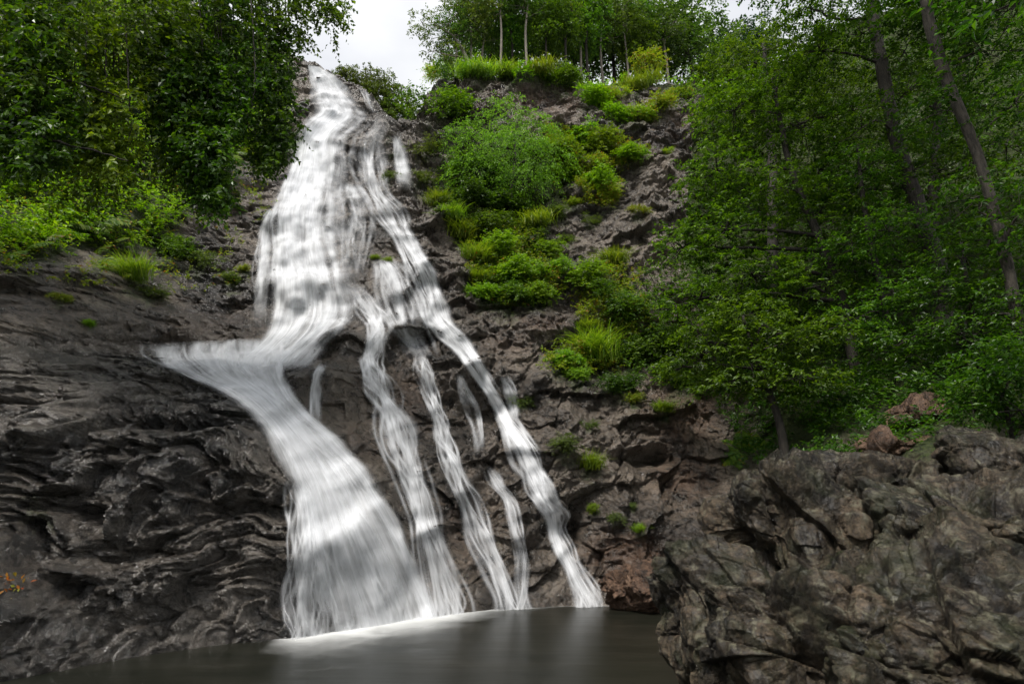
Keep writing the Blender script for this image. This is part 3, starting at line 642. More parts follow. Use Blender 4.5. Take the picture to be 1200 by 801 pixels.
# ------------------------------------------------------------------ pool and foam
pw = mk('pool_water', [(-60, -40, 0), (60, -40, 0), (60, 40, 0), (-60, 40, 0)], [(0, 1, 2, 3)], M_POOL)
tag(pw, 'still dark pool at the foot of the falls', 'water', kind='structure')
fs = np.array([(352,732,.15,.3),(366,728,.5,.7),(390,722,1.1,.95),(430,714,1.9,1.1),(470,708,2.2,1.15),(520,704,2.1,1.1),(560,702,1.3,.85),(600,700,.7,.7),(640,699,.35,.55),(690,698,.45,.7),(715,698,.3,.2)], float)
dx, dy, dz = ray(fs[:, 0], fs[:, 1]); tt = -CAMZ / dz
sp = spline(np.column_stack([dx * tt, fs[:, 2:]]), 160); q = np.linspace(0, 1, 26)
yw_ = sample(YW, sp[:, 0], np.full(160, .05)); yw_ = np.convolve(np.pad(yw_, 6, mode='edge'), np.ones(13) / 13, 'valid')
FP = np.stack([sp[:, 0:1] + q * sp[:, 1:2] * .25, yw_[:, None] + .35 - q * (sp[:, 1:2] * 2.1 + .35), np.full((160, 26), .006)], -1)
fade = np.clip(1 - q, 0, 1)[None] ** 2.1 * sp[:, 2:3]
ends = (sstep(0, .08, np.linspace(0, 1, 160)) * sstep(1, .93, np.linspace(0, 1, 160)))[:, None] * np.ones((1, 26))
fo = mk('foam', FP.reshape(-1, 3), grid_faces(160, 26), M_FOAM, smooth=True, attr={'flow': np.stack([fade, ends * sstep(1, .8, q)[None], ends], -1).reshape(-1, 3)})
tag(fo, 'soft white foam spreading on the pool below the falls', 'foam', kind='stuff')

# ------------------------------------------------------------------ boulders
def boulder(name, c, rad, seed, n, planes=(), rot=0, rough=1.0, npl=26, mat=None):
    r = np.random.default_rng(seed)
    g = np.linspace(-1, 1, n); a, b = np.meshgrid(np.tan(g * np.pi / 4), np.tan(g * np.pi / 4), indexing='ij'); o = np.ones_like(a)
    Vs = [np.stack(v, -1).reshape(-1, 3) for v in ((o, a, b), (-o, b, a), (b, o, a), (a, -o, b), (a, b, o), (b, a, -o))]
    F = np.concatenate([grid_faces(n, n) + k * n * n for k in range(6)])
    d = unit(np.concatenate(Vs))
    pn = unit(r.normal(size=(npl, 3))); ph = r.uniform(.72, 1.0, npl)
    for (nx, ny, nz_, h) in planes: pn = np.vstack([pn, unit(np.array([nx, ny, nz_], float))]); ph = np.append(ph, h)
    t = np.maximum(d @ pn.T, 1e-3) / ph
    k = 30.0
    rr = 1.0 / ((t ** k).sum(1) + 1) ** (1 / k)
    p = d * rr[:, None] * np.asarray(rad)
    nrm = unit(d / np.asarray(rad))
    q = p + np.asarray(c); wv = np.stack([noise3(q * .9, 4), noise3(q * .9, 14), noise3(q * .9, 24)], 1) * .14
    q = q + wv
    a1, k1 = cells3(q * np.array([.8, .8, 1.1]), seed, 1.6); a2, k2 = cells3(q * np.array([2.1, 2.1, 2.9]), seed + 1, 1.6); a3, k3 = cells3(q * 5.5, seed + 2, 1.5); a4, k4 = cells3(q * 14, seed + 3, 1.4)
    dsp = .26 * a1 - .05 * k1 ** 10 + .12 * a2 - .015 * k2 ** 10 + .04 * a3 + .46 * facet3(q * 1.1, seed) + .24 * facet3(q * 2.3, seed + 1) + .07 * facet3(q * 5, seed + 2) + .035 * facet3(q * 11, seed + 3) + .02 * facet3(q * 22, seed + 4) + .02 * noise3(q * 7, 3) + .012 * noise3(q * 19, 5)
    p = p + nrm * (dsp * rough)[:, None]
    cz, szz = math.cos(rot), math.sin(rot)
    p = np.stack([p[:, 0] * cz - p[:, 1] * szz, p[:, 0] * szz + p[:, 1] * cz, p[:, 2]], 1)
    ob = mk(name, p, F, mat or M_BOULDER, smooth=True)
    ob.location = c
    return ob
BOULD = [
 # px,py,Y centre, radii, seed, res, rot, label
 ((935,622,6.7),(.93,1.0,.68),11,150,.3,'lichen-spotted block forming the top left of the boulder heap by the pool'),
 ((925,770,5.9),(.88,1.0,.93),23,150,-.2,'big dark block below the lichen-spotted one, at the bottom of the photo'),
 ((832,740,6.9),(.58,1.0,1.12),71,150,.15,'steep jagged block at the pool edge, leftmost of the boulder heap'),
 ((1148,648,5.9),(1.12,1.1,.76),73,150,.5,'broad flat-topped block right of the deep crevice'),
 ((1118,808,5.0),(.92,.9,.9),79,150,-.4,'greenish block under the flat-topped one, nearest to the camera'),
 ((1245,720,5.1),(.62,.9,.9),83,110,.2,'block cut by the right edge of the photo'),
 ((1030,562,8.0),(1.1,.8,.32),31,80,.1,'low flat slab resting behind the two big boulders'),
 ((1190,545,7.6),(.95,.9,.72),37,90,.4,'grey rounded boulder at the right edge above the flat-topped one'),
 ((1085,488,11.6),(.85,.7,.34),41,80,.0,'reddish brown slab boulder under the trees'),
 ((1055,522,10.2),(.85,.7,.30),43,70,.3,'brown tilted rock below the reddish slab'),
 ((1000,548,10.5),(.7,.6,.4),47,60,.6,'mossy rock half buried left of the tilted rock'),
 ((790,690,15.8),(1.1,.9,.75),53,80,.2,'rust-brown boulder at the far pool edge behind the jagged boulder'),
 ((738,690,16.7),(1.0,.8,.8),59,80,.5,'orange-brown rock at the foot of the right-hand stream'),
 ((980,478,14.5),(.7,.6,.4),61,50,.1,'dark rock among the undergrowth left of the big trunk'),
 ((838,690,12.8),(.8,.8,.8),67,60,.1,'dark wet rock in the shade left of the jagged boulder'),
]
for (px, py, Y), rad, seed, n, rot, lab in BOULD:
    c = at(px, py, Y)
    if px > 970 and rad[0] < .9: c = hit(px, py) + np.array([0, .15, .05])
    pl = [(0, 0, 1, .84)] if rad[2] > 1 else [(0, 0, 1, .9)]
    o = boulder('boulder', tuple(c), rad, seed, n, pl, rot, rough=min(1.0, .35 + min(rad) * .6), mat=M_BOULDER_WARM if ('brown' in lab and px < 1100 and px > 1030) or 'rust' in lab or 'orange' in lab else None)
    tag(o, lab, 'boulder', 'boulders around the pool')

# ------------------------------------------------------------------ foliage
UP = np.array([0, 0, 1.0])
def leaf_arrays(P, Dv, Nv, Ln, Wd, fold=.18):
    Dv = unit(Dv); Sv = unit(np.cross(Dv, Nv)); Nn = np.cross(Sv, Dv)
    Ln = Ln[:, None]; Wd = Wd[:, None]
    b = P; tip = P + Dv * Ln - Nn * Ln * .12; m = P + Dv * Ln * .45 + Nn * Wd * fold
    l = m + Sv * Wd * .5; r = m - Sv * Wd * .5
    V = np.stack([b, l, tip, r], 1).reshape(-1, 3); i = np.arange(len(P))[:, None] * 4
    F = np.concatenate([i + np.array([[0, 2, 1]]), i + np.array([[0, 3, 2]])], 1).reshape(-1, 3)
    return V, F
def twig_leaves(O, T, Lt, k, size, r, droop=.3, up=.8, aspect=.5, spread=.9):
    """k leaves along each twig (origin O, direction T, length Lt)"""
    n = len(O); f = (np.arange(k) + .5) / k; f = f[None] * np.ones((n, 1)) + r.uniform(-.4, .4, (n, k)) / k
    T = unit(T); side = unit(np.cross(T, UP + r.normal(0, .3, (n, 3))))
    P = O[:, None] + T[:, None] * (Lt[:, None] * f)[..., None] - UP * (droop * Lt[:, None] * f ** 2)[..., None]
    sg = np.where(np.arange(k) % 2 == 0, 1, -1)[None, :, None]
    Dv = T[:, None] * .6 + side[:, None] * sg * spread + r.normal(0, .35, (n, k, 3)) - UP * droop * .8
    Nv = UP * up + r.normal(0, .45, (n, k, 3)) + np.array([0, -.35, 0])
    sz = size * r.uniform(.6, 1.25, n * k)
    return leaf_arrays(P.reshape(-1, 3), Dv.reshape(-1, 3), Nv.reshape(-1, 3), sz, sz * aspect * r.uniform(.8, 1.2, n * k))
def tube(pts, rad, sides=7, n=None, wob=0, r=None):
    n = n or max(4, len(pts) * 4); P = spline(np.column_stack([pts, rad]), n); C = P[:, :3]; q = np.maximum(P[:, 3], .002)
    if wob: C = C + r.normal(0, wob, C.shape) * np.linspace(0, 1, n)[:, None]
    T = unit(np.gradient(C, axis=0)); a = unit(np.cross(T, np.array([.3, .9, .1]))); b = np.cross(T, a)
    th = np.linspace(0, 2 * np.pi, sides, endpoint=False)
    V = C[:, None] + (a[:, None] * np.cos(th)[None, :, None] + b[:, None] * np.sin(th)[None, :, None]) * q[:, None, None]
    i = np.arange(n * sides).reshape(n, sides); j = np.roll(i, -1, 1)
    F = np.stack([i[:-1], j[:-1], j[1:], i[1:]], -1).reshape(-1, 4)
    return V.reshape(-1, 3), F
class Acc:
    def __init__(s): s.V = []; s.F = []; s.n = 0
    def add(s, vf): s.V.append(vf[0]); s.F.append(vf[1] + s.n); s.n += len(vf[0])
    def build(s, name, mat, parent=None, smooth=False, base=(0, 0, 0)):
        return mk(name, np.concatenate(s.V) - np.asarray(base), np.concatenate(s.F), mat, parent, smooth)
def tree(label, trunk, blobs, seed, leaf=.11, n_leaf=12000, mat=None, bark=None, group=None, droop=.35, gap=.0, name='tree', k=9, cat='tree', twig=.45, shell=2.0, up=.8, aspect=.5, limbs=True, layers=0):
    """trunk: rows (x,y,z,r); blobs: rows (x,y,z,rx,ry,rz)"""
    r = np.random.default_rng(seed); trunk = np.array(trunk, float); t0 = trunk[0].copy(); t0[:3] += unit(trunk[0, :3] - trunk[1, :3]) * .8 - np.array([0, 0, .2]); t0[3] *= 1.15; blobs = np.array(blobs, float); base = trunk[0, :3].copy(); trunk = np.vstack([t0, trunk])
    root = empty(name, base, label, cat, group)
    tr = Acc(); tr.add(tube(trunk[:, :3], trunk[:, 3], 9, n=len(trunk) * 5, wob=trunk[0, 3] * .06, r=r))
    cr = Acc()
    vol = (blobs[:, 3] * blobs[:, 4] * blobs[:, 5]) ** .7; nt_ = np.maximum((n_leaf / k * vol / vol.sum()), 8).astype(int)
    for b, m in zip(blobs, nt_):
        m2 = int(m * (1.0 + gap * 2.0))
        d = unit(r.normal(size=(m2, 3))); q = r.random(m2) ** (1 / (1 + shell))
        O = b[:3] + d * q[:, None] * b[3:6]
        if gap:
            nn = noise3(O / max(.5, b[3] * .45), seed); keep = np.argsort(-nn)[:m]; O = O[keep]; d = d[keep]
        if layers:
            hgt = (O[:, 2] - b[2]) / b[5]; O[:, 2] = b[2] + b[5] * (np.round(hgt * layers / 2) * 2 / layers + r.normal(0, .07, len(O))) - .12 * np.linalg.norm(O[:, :2] - b[:2], axis=1); d = d * np.array([1, 1, .25])
        T = d * .8 + r.normal(0, .5, d.shape) * (1, 1, .4 if layers else 1) + UP * .15
        cr.add(twig_leaves(O, T, twig * r.uniform(.6, 1.3, len(O)), k, leaf, r, droop, up, aspect))
        if limbs:
            s = spline(trunk, 24); dd = np.linalg.norm(s[:, :3] - b[:3], axis=1) + np.maximum(s[:, 2] - b[2] + .3, 0) * 2.5
            a = s[np.argmin(dd)]; r0 = min(a[3] * .6, .03 + .018 * np.linalg.norm(b[:3] - a[:3]))
            mid = (a[:3] + b[:3]) / 2 + r.normal(0, .2, 3) + UP * .15
            tr.add(tube(np.array([a[:3], mid, b[:3]]), np.array([r0, r0 * .7, r0 * .4]), 6, wob=.03, r=r))
            for e in O[r.permutation(len(O))[:min(14, 4 + len(O) // 30)]]:
                tr.add(tube(np.array([b[:3], (b[:3] + e) / 2 + r.normal(0, .15, 3), e]), np.array([r0 * .4, r0 * .25, r0 * .08]), 4, n=5))
    tr.build('trunk', bark or M_BARK, root, True, base); cr.build('crown', mat or M_LEAF_MID, root, False, base)
    return root
DY = 0.0
def B(px, py, Y, w_px, h_px, dep=None):
    """crown lobe: centre at a photo pixel at distance Y, half sizes given in pixels"""
    c = at(px, py, Y + DY); s = np.linalg.norm(c - np.array([0, 0, CAMZ])) / math.sqrt(FPX ** 2 + (px - 600) ** 2 + (py - 400.5) ** 2)
    return (*c, w_px * s, dep or (w_px + h_px) * .5 * s, h_px * s)
def T(rows):
    o = []
    for px, py, Y, wpx in rows:
        c = at(px, py, Y + DY); s = np.linalg.norm(c - np.array([0, 0, CAMZ])) / math.sqrt(FPX ** 2 + (px - 600) ** 2 + (py - 400.5) ** 2)
        o.append((*c, wpx * .5 * s))
    return o

# ---- shrub, grass and fern prototypes (unit width)
def shrub_mesh(seed, n=170, leaf=.085, k=9, flat=.62):
    n = int(n * 2.6); leaf = leaf * .62
    r = np.random.default_rng(seed); acc = Acc()
    nb = 11; C = np.column_stack([r.uniform(-.36, .36, nb), r.uniform(-.24, .24, nb), r.uniform(.04, .36, nb) * flat / .62]); rad = r.uniform(.09, .24, nb)
    i = r.integers(0, nb, n); d = unit(r.normal(size=(n, 3)) + np.array([0, -.2, .3])); q = r.random(n) ** .4
    O = C[i] + d * (rad[i] * q)[:, None]
    acc.add(twig_leaves(O, d + UP * .35 + r.normal(0, .3, d.shape), r.uniform(.06, .2, n) * r.choice([1, 1, 1, 1.8], n), k, leaf, r, .35, .8))
    return acc
def grass_acc(seed, n=170, h=.62, bend=.55, wd=.012):
    r = np.random.default_rng(seed); O = np.column_stack([r.normal(0, .15, n), r.normal(0, .12, n), r.uniform(-.04, .06, n)])
    az = r.uniform(0, 2 * np.pi, n); dr = np.column_stack([np.cos(az), np.sin(az) - .25, np.zeros(n)]); Lh = h * r.uniform(.5, 1.15, n); bd = bend * r.uniform(.3, 1.3, n)
    sd_ = unit(np.cross(dr, UP + r.normal(0, .3, (n, 3)))); V = []; m = 5
    for j in range(m):
        t = j / (m - 1); c = O + UP * (Lh * (t - .55 * t * t * bd))[:, None] + dr * (Lh * bd * t * t * .9 + .05 * t)[:, None]
        ww = wd * (1 - t) ** .7 * r.uniform(.9, 1.1, n) + .0012
        V.append(c + sd_ * ww[:, None]); V.append(c - sd_ * ww[:, None])
    V = np.stack(V, 1).reshape(-1, 3); i = np.arange(n)[:, None] * 2 * m
    F = np.concatenate([i + np.array([[2 * j, 2 * j + 1, 2 * j + 3, 2 * j + 2]]) for j in range(m - 1)], 1).reshape(-1, 4)
    a = Acc(); a.add((V, F)); return a
def fern_acc(seed, nf=13, k=22):
    r = np.random.default_rng(seed); a = Acc()
    for f in range(nf):
        az = r.uniform(0, 2 * np.pi); dr = np.array([math.cos(az), math.sin(az) - .35, 0]); dr /= np.linalg.norm(dr); Lf = r.uniform(.38, .6); up = r.uniform(.35, .8)
        t = np.linspace(.12, 1, k); C = dr * (Lf * t)[:, None] + UP * (up * Lf * (t - .95 * t * t))[:, None]
        Tn = unit(np.gradient(C, axis=0)); sd_ = unit(np.cross(Tn, UP)); ll = Lf * .3 * np.sin(np.pi * np.clip(t * .93 + .04, 0, 1)) ** .7 + .01
        for s in (1, -1):
            a.add(leaf_arrays(C, sd_ * s + Tn * .45 - UP * .2 + r.normal(0, .07, C.shape), UP + r.normal(0, .12, C.shape), ll, ll * .24 + .006, .05))
    return a
PROTO = {}
def mound_acc(seed):
    a = Acc()
    for j in range(7):
        g = grass_acc(seed + j, 150, .30, .8, .007); rr = np.random.default_rng(seed + 50 + j)
        a.add((np.concatenate(g.V) + np.array([rr.uniform(-.36, .36), rr.uniform(-.2, .2), rr.uniform(-.02, .12)]), np.concatenate(g.F)))
    return a
def proto(kind, acc, mat):
    m = mk('foliage', np.concatenate(acc.V), np.concatenate(acc.F), mat); me = m.data; bpy.data.objects.remove(m); PROTO.setdefault(kind, []).append(me)
for s in range(3):
    proto('shrub_bright', shrub_mesh(200 + s), M_LEAF_BRIGHT); proto('shrub_mid', shrub_mesh(210 + s, 200, .08), M_LEAF_MID)
    proto('shrub_yellow', shrub_mesh(220 + s, 170, .08, 9, .5), M_LEAF_YELLOW); proto('shrub_olive', shrub_mesh(230 + s, 130, .085), M_LEAF_OLIVE)
    proto('grass', grass_acc(240 + s, 480, .5, .75, .0085), M_GRASS); proto('fern', fern_acc(250 + s), M_FERN)
for s in range(2):
    proto('shrub_dark', shrub_mesh(260 + s, 210, .085), M_LEAF_DARK); proto('longgrass', grass_acc(270 + s, 560, .7, .75, .008), M_GRASS)
for s in range(2): proto('mound', mound_acc(600 + s * 20), M_GRASS)
NAMES = {'mound': ('grass_tuft', 'grass tuft'), 'grass': ('grass_tuft', 'grass tuft'), 'longgrass': ('grass_tuft', 'grass tuft'), 'fern': ('fern', 'fern')}
cnt = {}
for kind, px, py, wpx, lab in PLANTS:
    P = hit(px, py); s = np.linalg.norm(P - np.array([0, 0, CAMZ])) / math.hypot(FPX, math.hypot(px - 600, py - 400.5)) * wpx
    nm, cat = NAMES.get(kind, ('shrub', 'shrub')); i = cnt.get(kind, 0); cnt[kind] = i + 1
    ms = PROTO[kind]; o = bpy.data.objects.new(nm, ms[i % len(ms)]); COL.objects.link(o)
    o.location = (P[0], P[1] - .04 * s, P[2]); sc = s * (1.08 if 'shrub' in kind else 1.1)
    o.scale = (sc, sc, sc * (.78 if 'shrub' in kind else 1) * random.Random(i * 7 + len(lab)).uniform(.85, 1.1)); o.rotation_euler = (R(52 if kind == 'fern' else 14), 0, random.Random(i + 3).uniform(-.9, .9))
    tag(o, lab, cat, {'shrub': 'shrubs on the cliff', 'grass_tuft': 'grass tufts on the cliff', 'fern': 'ferns on the left bank'}[nm])

# ---- ground cover on the slopes
def cover(name, label, poly, n, leaf, mat, seed, k=8, h=.5, gap=.2, kind='stuff'):
    r = np.random.default_rng(seed); x0, y0 = np.min(poly, 0); x1, y1 = np.max(poly, 0)
    px = r.uniform(x0, x1, n * 3); py = r.uniform(y0, y1, n * 3); ok = inpoly(px, py, poly) & (fbm(px / 45, py / 45, seed, 3) > -.6 + gap); px = px[ok][:n]; py = py[ok][:n]
    P = hit(px, py); m = len(P)
    P = P + np.column_stack([r.normal(0, .1, m), -r.uniform(0, h, m), r.uniform(0, h, m)])
    a = Acc(); a.add(twig_leaves(P, np.array([0, -.5, .6]) + r.normal(0, .6, (m, 3)), r.uniform(.2, .55, m), k, leaf, r, .35, .8))
    o = a.build(name, mat); tag(o, label, 'ground cover', kind=kind); return o
cover('undergrowth', 'leafy green undergrowth covering the left bank behind the hanging foliage', POLY_LEFT, 4600, .14, M_LEAF_BRIGHT, 301)
cover('undergrowth', 'yellow-green weeds on the left bank', POLY_LEFT, 2400, .1, M_LEAF_YELLOW, 302, h=.3)
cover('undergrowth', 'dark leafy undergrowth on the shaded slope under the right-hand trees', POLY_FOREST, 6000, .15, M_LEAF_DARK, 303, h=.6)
cover('undergrowth', 'bright weeds and grass covering the cliff top', POLY_TOP, 2600, .2, M_LEAF_BRIGHT, 304, h=.6)
cover('undergrowth', 'green weeds filling the slope around the feathery tree', POLY_MID, 1500, .14, M_LEAF_MID, 305, h=.35)
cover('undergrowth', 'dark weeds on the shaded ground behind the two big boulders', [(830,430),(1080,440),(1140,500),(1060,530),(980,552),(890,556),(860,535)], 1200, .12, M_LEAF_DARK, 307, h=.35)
cover('undergrowth', 'bright low creepers running down the ledges right of the feathery tree', [(640,150),(720,165),(760,180),(725,200),(722,245),(690,245),(668,205),(650,230),(640,190)], 1500, .13, M_LEAF_YELLOW, 308, h=.3)
cover('undergrowth', 'bright weeds scattered down the slope towards the long-bladed grass', [(560,250),(640,285),(672,330),(745,300),(760,380),(720,440),(640,440),(640,420),(690,395),(660,345),(600,365),(560,345),(540,290)], 1900, .12, M_LEAF_YELLOW, 309, h=.3, gap=.35)
cover('undergrowth', 'sparse weeds trailing over the upper edge of the left rock', [(0,295),(110,285),(200,280),(290,195),(335,170),(318,262),(292,335),(180,352),(60,335),(0,335)], 420, .10, M_LEAF_YELLOW, 310, h=.2, gap=.62)
cover('undergrowth', 'loose weeds where the cliff meets the right-hand trees', [(740,330),(800,300),(860,400),(880,470),(800,460),(740,440),(700,420)], 900, .13, M_LEAF_MID, 306, h=.4)
r = np.random.default_rng(9)
P = hit(r.normal(14, 9, 26), r.normal(686, 8, 26), Yd); a = Acc()
a.add(leaf_arrays(P + np.array([0, -.03, .02]), r.normal(0, 1, (26, 3)), UP + np.array([0, -.8, 0]) + r.normal(0, .3, (26, 3)), r.uniform(.05, .1, 26), r.uniform(.03, .05, 26)))
tag(a.build('leaves', M_ORANGE), 'fallen orange and yellow leaves on a ledge of the left rock', 'leaves', kind='stuff')

# ---- the feathery tree on the cliff
tree('feathery light green tree with drooping sprays in the middle of the cliff',
     T([(597,246,26.4,6),(600,215,26.4,5),(604,180,26.5,4),(600,145,26.8,2)]),
     [B(598,140,26.8,30,28),B(570,165,26.2,34,30),B(625,160,26.8,34,26),B(600,180,25.8,44,26),B(560,200,25.8,34,22),B(640,190,26.6,34,26),B(612,210,25.9,34,20),B(545,165,26.6,24,22)],
     401, leaf=.17, n_leaf=13000, mat=M_LEAF_FEATHER, droop=.9, twig=.8, k=10, gap=.3, aspect=.32)

# ---- left overhanging tree: hanging curtains of leaves close to the camera
LT = T([(-260,330,8.5,60),(-180,120,9,52),(-80,-100,10,40),(100,-160,11,28),(260,-130,12,16),(340,-70,12.5,8)])
left_tree = tree('big overhanging tree at the left with curtains of hanging dark leaves', LT,
     [B(250,40,12,55,60),B(330,-10,12.6,50,24),B(205,100,11.5,50,55),B(215,170,11.6,44,45),B(245,215,12,22,34),
      B(180,30,10.5,60,50),B(60,30,9.5,70,45),B(60,110,9.8,60,35),B(370,8,12.6,34,22),B(385,28,12.6,16,20),B(345,30,12.8,18,28),B(20,170,10.4,40,40),B(110,210,11.5,40,28),B(0,90,9.4,40,60),B(160,-60,11,160,50),B(20,-60,10,120,60)],
     411, leaf=.125, n_leaf=34000, mat=M_LEAF_MID, droop=.7, twig=.45, k=9, gap=.4, shell=1.0, up=.5, aspect=.62, limbs=False)
def vine(label, rows, seed, n, mat, leaf=.13):
    """curtain of leaves hanging on a few long stems; rows: px, py, Y, half width px"""
    r = np.random.default_rng(seed); q = spline(np.array(rows, float), 60)
    top = at(q[0, 0], q[0, 1], q[0, 2]); root = empty('hanging_vine', tuple(top), label, 'vine', 'leaf curtains hanging at the left')
    st_ = Acc(); cr = Acc()
    for j in range(9):
        f = r.uniform(-.8, .8); e = r.integers(36, 60); p = at(q[:e, 0] + f * q[:e, 3], q[:e, 1], q[:e, 2] + r.normal(0, .3)); st_.add(tube(p[::6], np.linspace(.022, .006, len(p[::6])), 5, n=30, wob=.03, r=r))
    i = r.integers(0, 60, n); f = np.clip(r.normal(0, .55, n), -1.2, 1.2)
    lump = perlin(i / 7.0, f * 1.5, seed); keep = lump > -.28; i = i[keep]; f = f[keep]; m = len(i)
    O = at(q[i, 0] + f * q[i, 3], q[i, 1] + r.normal(0, 5, m), q[i, 2] + r.normal(0, .45, m) * (1 - .5 * np.abs(f)) + lump[keep] * -.3)
    cr.add(twig_leaves(O, np.column_stack([r.normal(0, .5, m), -np.abs(r.normal(.3, .5, m)), r.normal(-.2, .5, m)]), r.uniform(.15, .4, m), 7, leaf, r, .7, .45, .62))
    st_.build('stem', M_BARK, root, True, top); cr.build('foliage', mat, root, False, top)
vine('thick curtain of broad glossy leaves hanging beside the top of the falls', [(318,-20,13,30),(320,60,13,30),(322,120,13,28),(322,165,13,24),(318,195,13,12)], 31, 1500, M_LEAF_DARK)
vine('curtain of leaves hanging left of the thick one beside the falls', [(262,-20,12,40),(268,70,12,40),(270,120,12,34),(262,160,12,22)], 32, 1500, M_LEAF_DARK)
vine('lowest trailing curtain of leaves reaching over the left bank', [(205,40,11.4,40),(215,120,11.4,44),(235,180,11.6,36),(258,240,11.8,14)], 33, 1500, M_LEAF_DARK, .14)
vine('light green leaf curtain in the middle of the left foliage', [(120,30,10.6,40),(120,100,10.6,46),(125,160,10.8,40),(128,200,11,24)], 34, 1000, M_LEAF_BRIGHT)
vine('shadowed leaf curtain at the far left', [(30,-20,9.6,50),(35,70,9.6,55),(40,150,9.8,50),(40,200,10,30)], 35, 1500, M_LEAF_DARK)
for i, (rows, lab) in enumerate([([(-30,60,9.4,4),(40,84,9.6,3.4),(100,100,9.8,2.6),(150,118,10,1.2)], 'upper bare stem slanting through the left foliage'), ([(-30,133,9.2,4),(40,158,9.4,3.6),(90,172,9.6,2.6),(150,188,9.8,1.2)], 'lower bare stem slanting through the left foliage')]):
    t = np.array(T(rows)); a = Acc(); a.add(tube(t[:, :3], t[:, 3], 6, n=20, wob=.02, r=r)); rr_ = np.random.default_rng(i)
    b_ = a.build('branch', M_BARK, left_tree, True, tuple(left_tree.location)); b_['label'] = lab

# ---- right-hand forest
G_R = 'trees of the right-hand forest'
DY = 5.2
tree('slim leaning tree with airy light foliage, nearest the cliff in the right-hand forest',
     T([(1003,430,13.5,15),(985,350,13.8,12),(960,280,14,10),(925,190,14.3,7),(905,90,14.6,4)]),
     [B(905,95,14.6,50,32),B(860,130,14.8,50,40),B(940,150,14.4,50,40),B(840,200,15,46,36),B(900,220,14.2,60,34),B(850,270,14.6,56,34),B(960,250,14.2,50,36),B(800,290,15.2,40,30),B(880,320,14.2,60,28),B(820,350,14.8,50,26),B(940,340,13.8,50,26)],
     421, leaf=.17, n_leaf=24000, mat=M_LEAF_MID, gap=.35, group=G_R, droop=.3, layers=4, up=1.2)
DY = 1.2
tree('tall dark thick-trunked tree with spreading roots in the right-hand forest',
     T([(1112,398,16.5,42),(1108,350,16.6,24),(1085,270,16.8,18),(1055,180,17,16),(1035,90,17.2,14),(1020,0,17.6,12),(1010,-120,18,9)]),
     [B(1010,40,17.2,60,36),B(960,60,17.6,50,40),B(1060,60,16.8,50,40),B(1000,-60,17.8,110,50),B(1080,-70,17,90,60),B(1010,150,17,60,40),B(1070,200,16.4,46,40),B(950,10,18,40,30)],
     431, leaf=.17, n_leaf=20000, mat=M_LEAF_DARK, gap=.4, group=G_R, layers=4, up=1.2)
DY = 2.0
tree('bare-trunked tree leaning left from the right edge of the forest',
     T([(1200,420,12.5,13),(1178,300,12.6,12),(1145,180,12.8,11),(1108,90,13,12),(1088,20,13.2,12),(1075,-80,13.6,9)]),
     [B(1150,60,12.6,60,46),B(1190,120,12,46,50),B(1110,130,13.2,50,40),B(1150,230,12.6,50,40),B(1100,-40,13.4,80,50),B(1200,0,12,80,60),B(1180,-90,12,120,60),B(1210,250,11.6,40,50),(9.5,13,22.5,3.2,3.2,1.6),(13.5,12,21.5,3.4,3.4,1.6),(11.5,16,25,3.4,3.4,1.6),(16.5,14,21,3.4,3.4,1.8)],  # lobes in world coordinates: unseen overhead canopy added to shade the forest
     441, leaf=.17, n_leaf=34000, mat=M_LEAF_DARK, bark=M_BARK_MID, gap=.35, group=G_R, layers=4, up=1.2)
DY = 2.6
tree('small many-stemmed tree rising behind the jagged boulder',
     T([(922,548,14.2,12),(912,490,14.3,9),(890,430,14.5,6),(870,370,14.7,3)]),
     [B(870,370,14.8,50,26),B(910,390,14.2,50,24),B(830,400,15.2,46,24),B(880,430,14.4,46,22),B(940,440,13.8,46,24),B(850,450,14.8,36,18),B(800,430,15.6,36,18),B(960,390,13.8,40,22)],
     451, leaf=.15, n_leaf=11000, mat=M_LEAF_MID, gap=.4, group=G_R, layers=4, up=1.2)
DY = 1.7
tree('thin straight sapling left of the thick trunk in the right-hand forest',
     T([(1042,430,16.2,8),(1035,350,16.3,7),(1015,260,16.5,6),(1005,170,16.8,3)]),
     [B(1010,200,16.6,40,36),B(1040,270,16,44,34),B(1000,290,16.4,40,30),B(1050,340,15.6,44,26),B(1010,370,15.8,46,24)],
     461, leaf=.13, n_leaf=9000, mat=M_LEAF_MID, gap=.4, group=G_R, layers=4, up=1.2)
DY = 1.9
tree('low spreading sapling with layered dark leaves above the rounded boulder',
     T([(1190,520,9.6,8),(1180,480,9.6,6),(1165,450,9.6,4),(1150,430,9.6,2)]),
     [B(1160,450,9.6,44,13),B(1200,440,9.2,44,14),B(1140,478,9.8,30,11),B(1195,480,9.2,40,12),B(1170,415,9.8,44,14)],
     471, leaf=.12, n_leaf=3600, mat=M_LEAF_DARK, gap=.4, group=G_R, up=1.4)
DY = 2.3
tree('leafy sapling right of the thick trunk, in deep shade',
     T([(1150,430,13,7),(1140,370,13,6),(1130,310,13.2,4),(1125,270,13.4,2)]),
     [B(1130,300,13.2,44,30),B(1100,340,13.4,40,24),B(1160,350,12.8,44,26),B(1190,370,12,40,26),B(1120,390,13,46,20),B(1060,400,14,44,20)],
     481, leaf=.125, n_leaf=9000, mat=M_LEAF_DARK, gap=.4, group=G_R, layers=4, up=1.2)
DY = 0.3
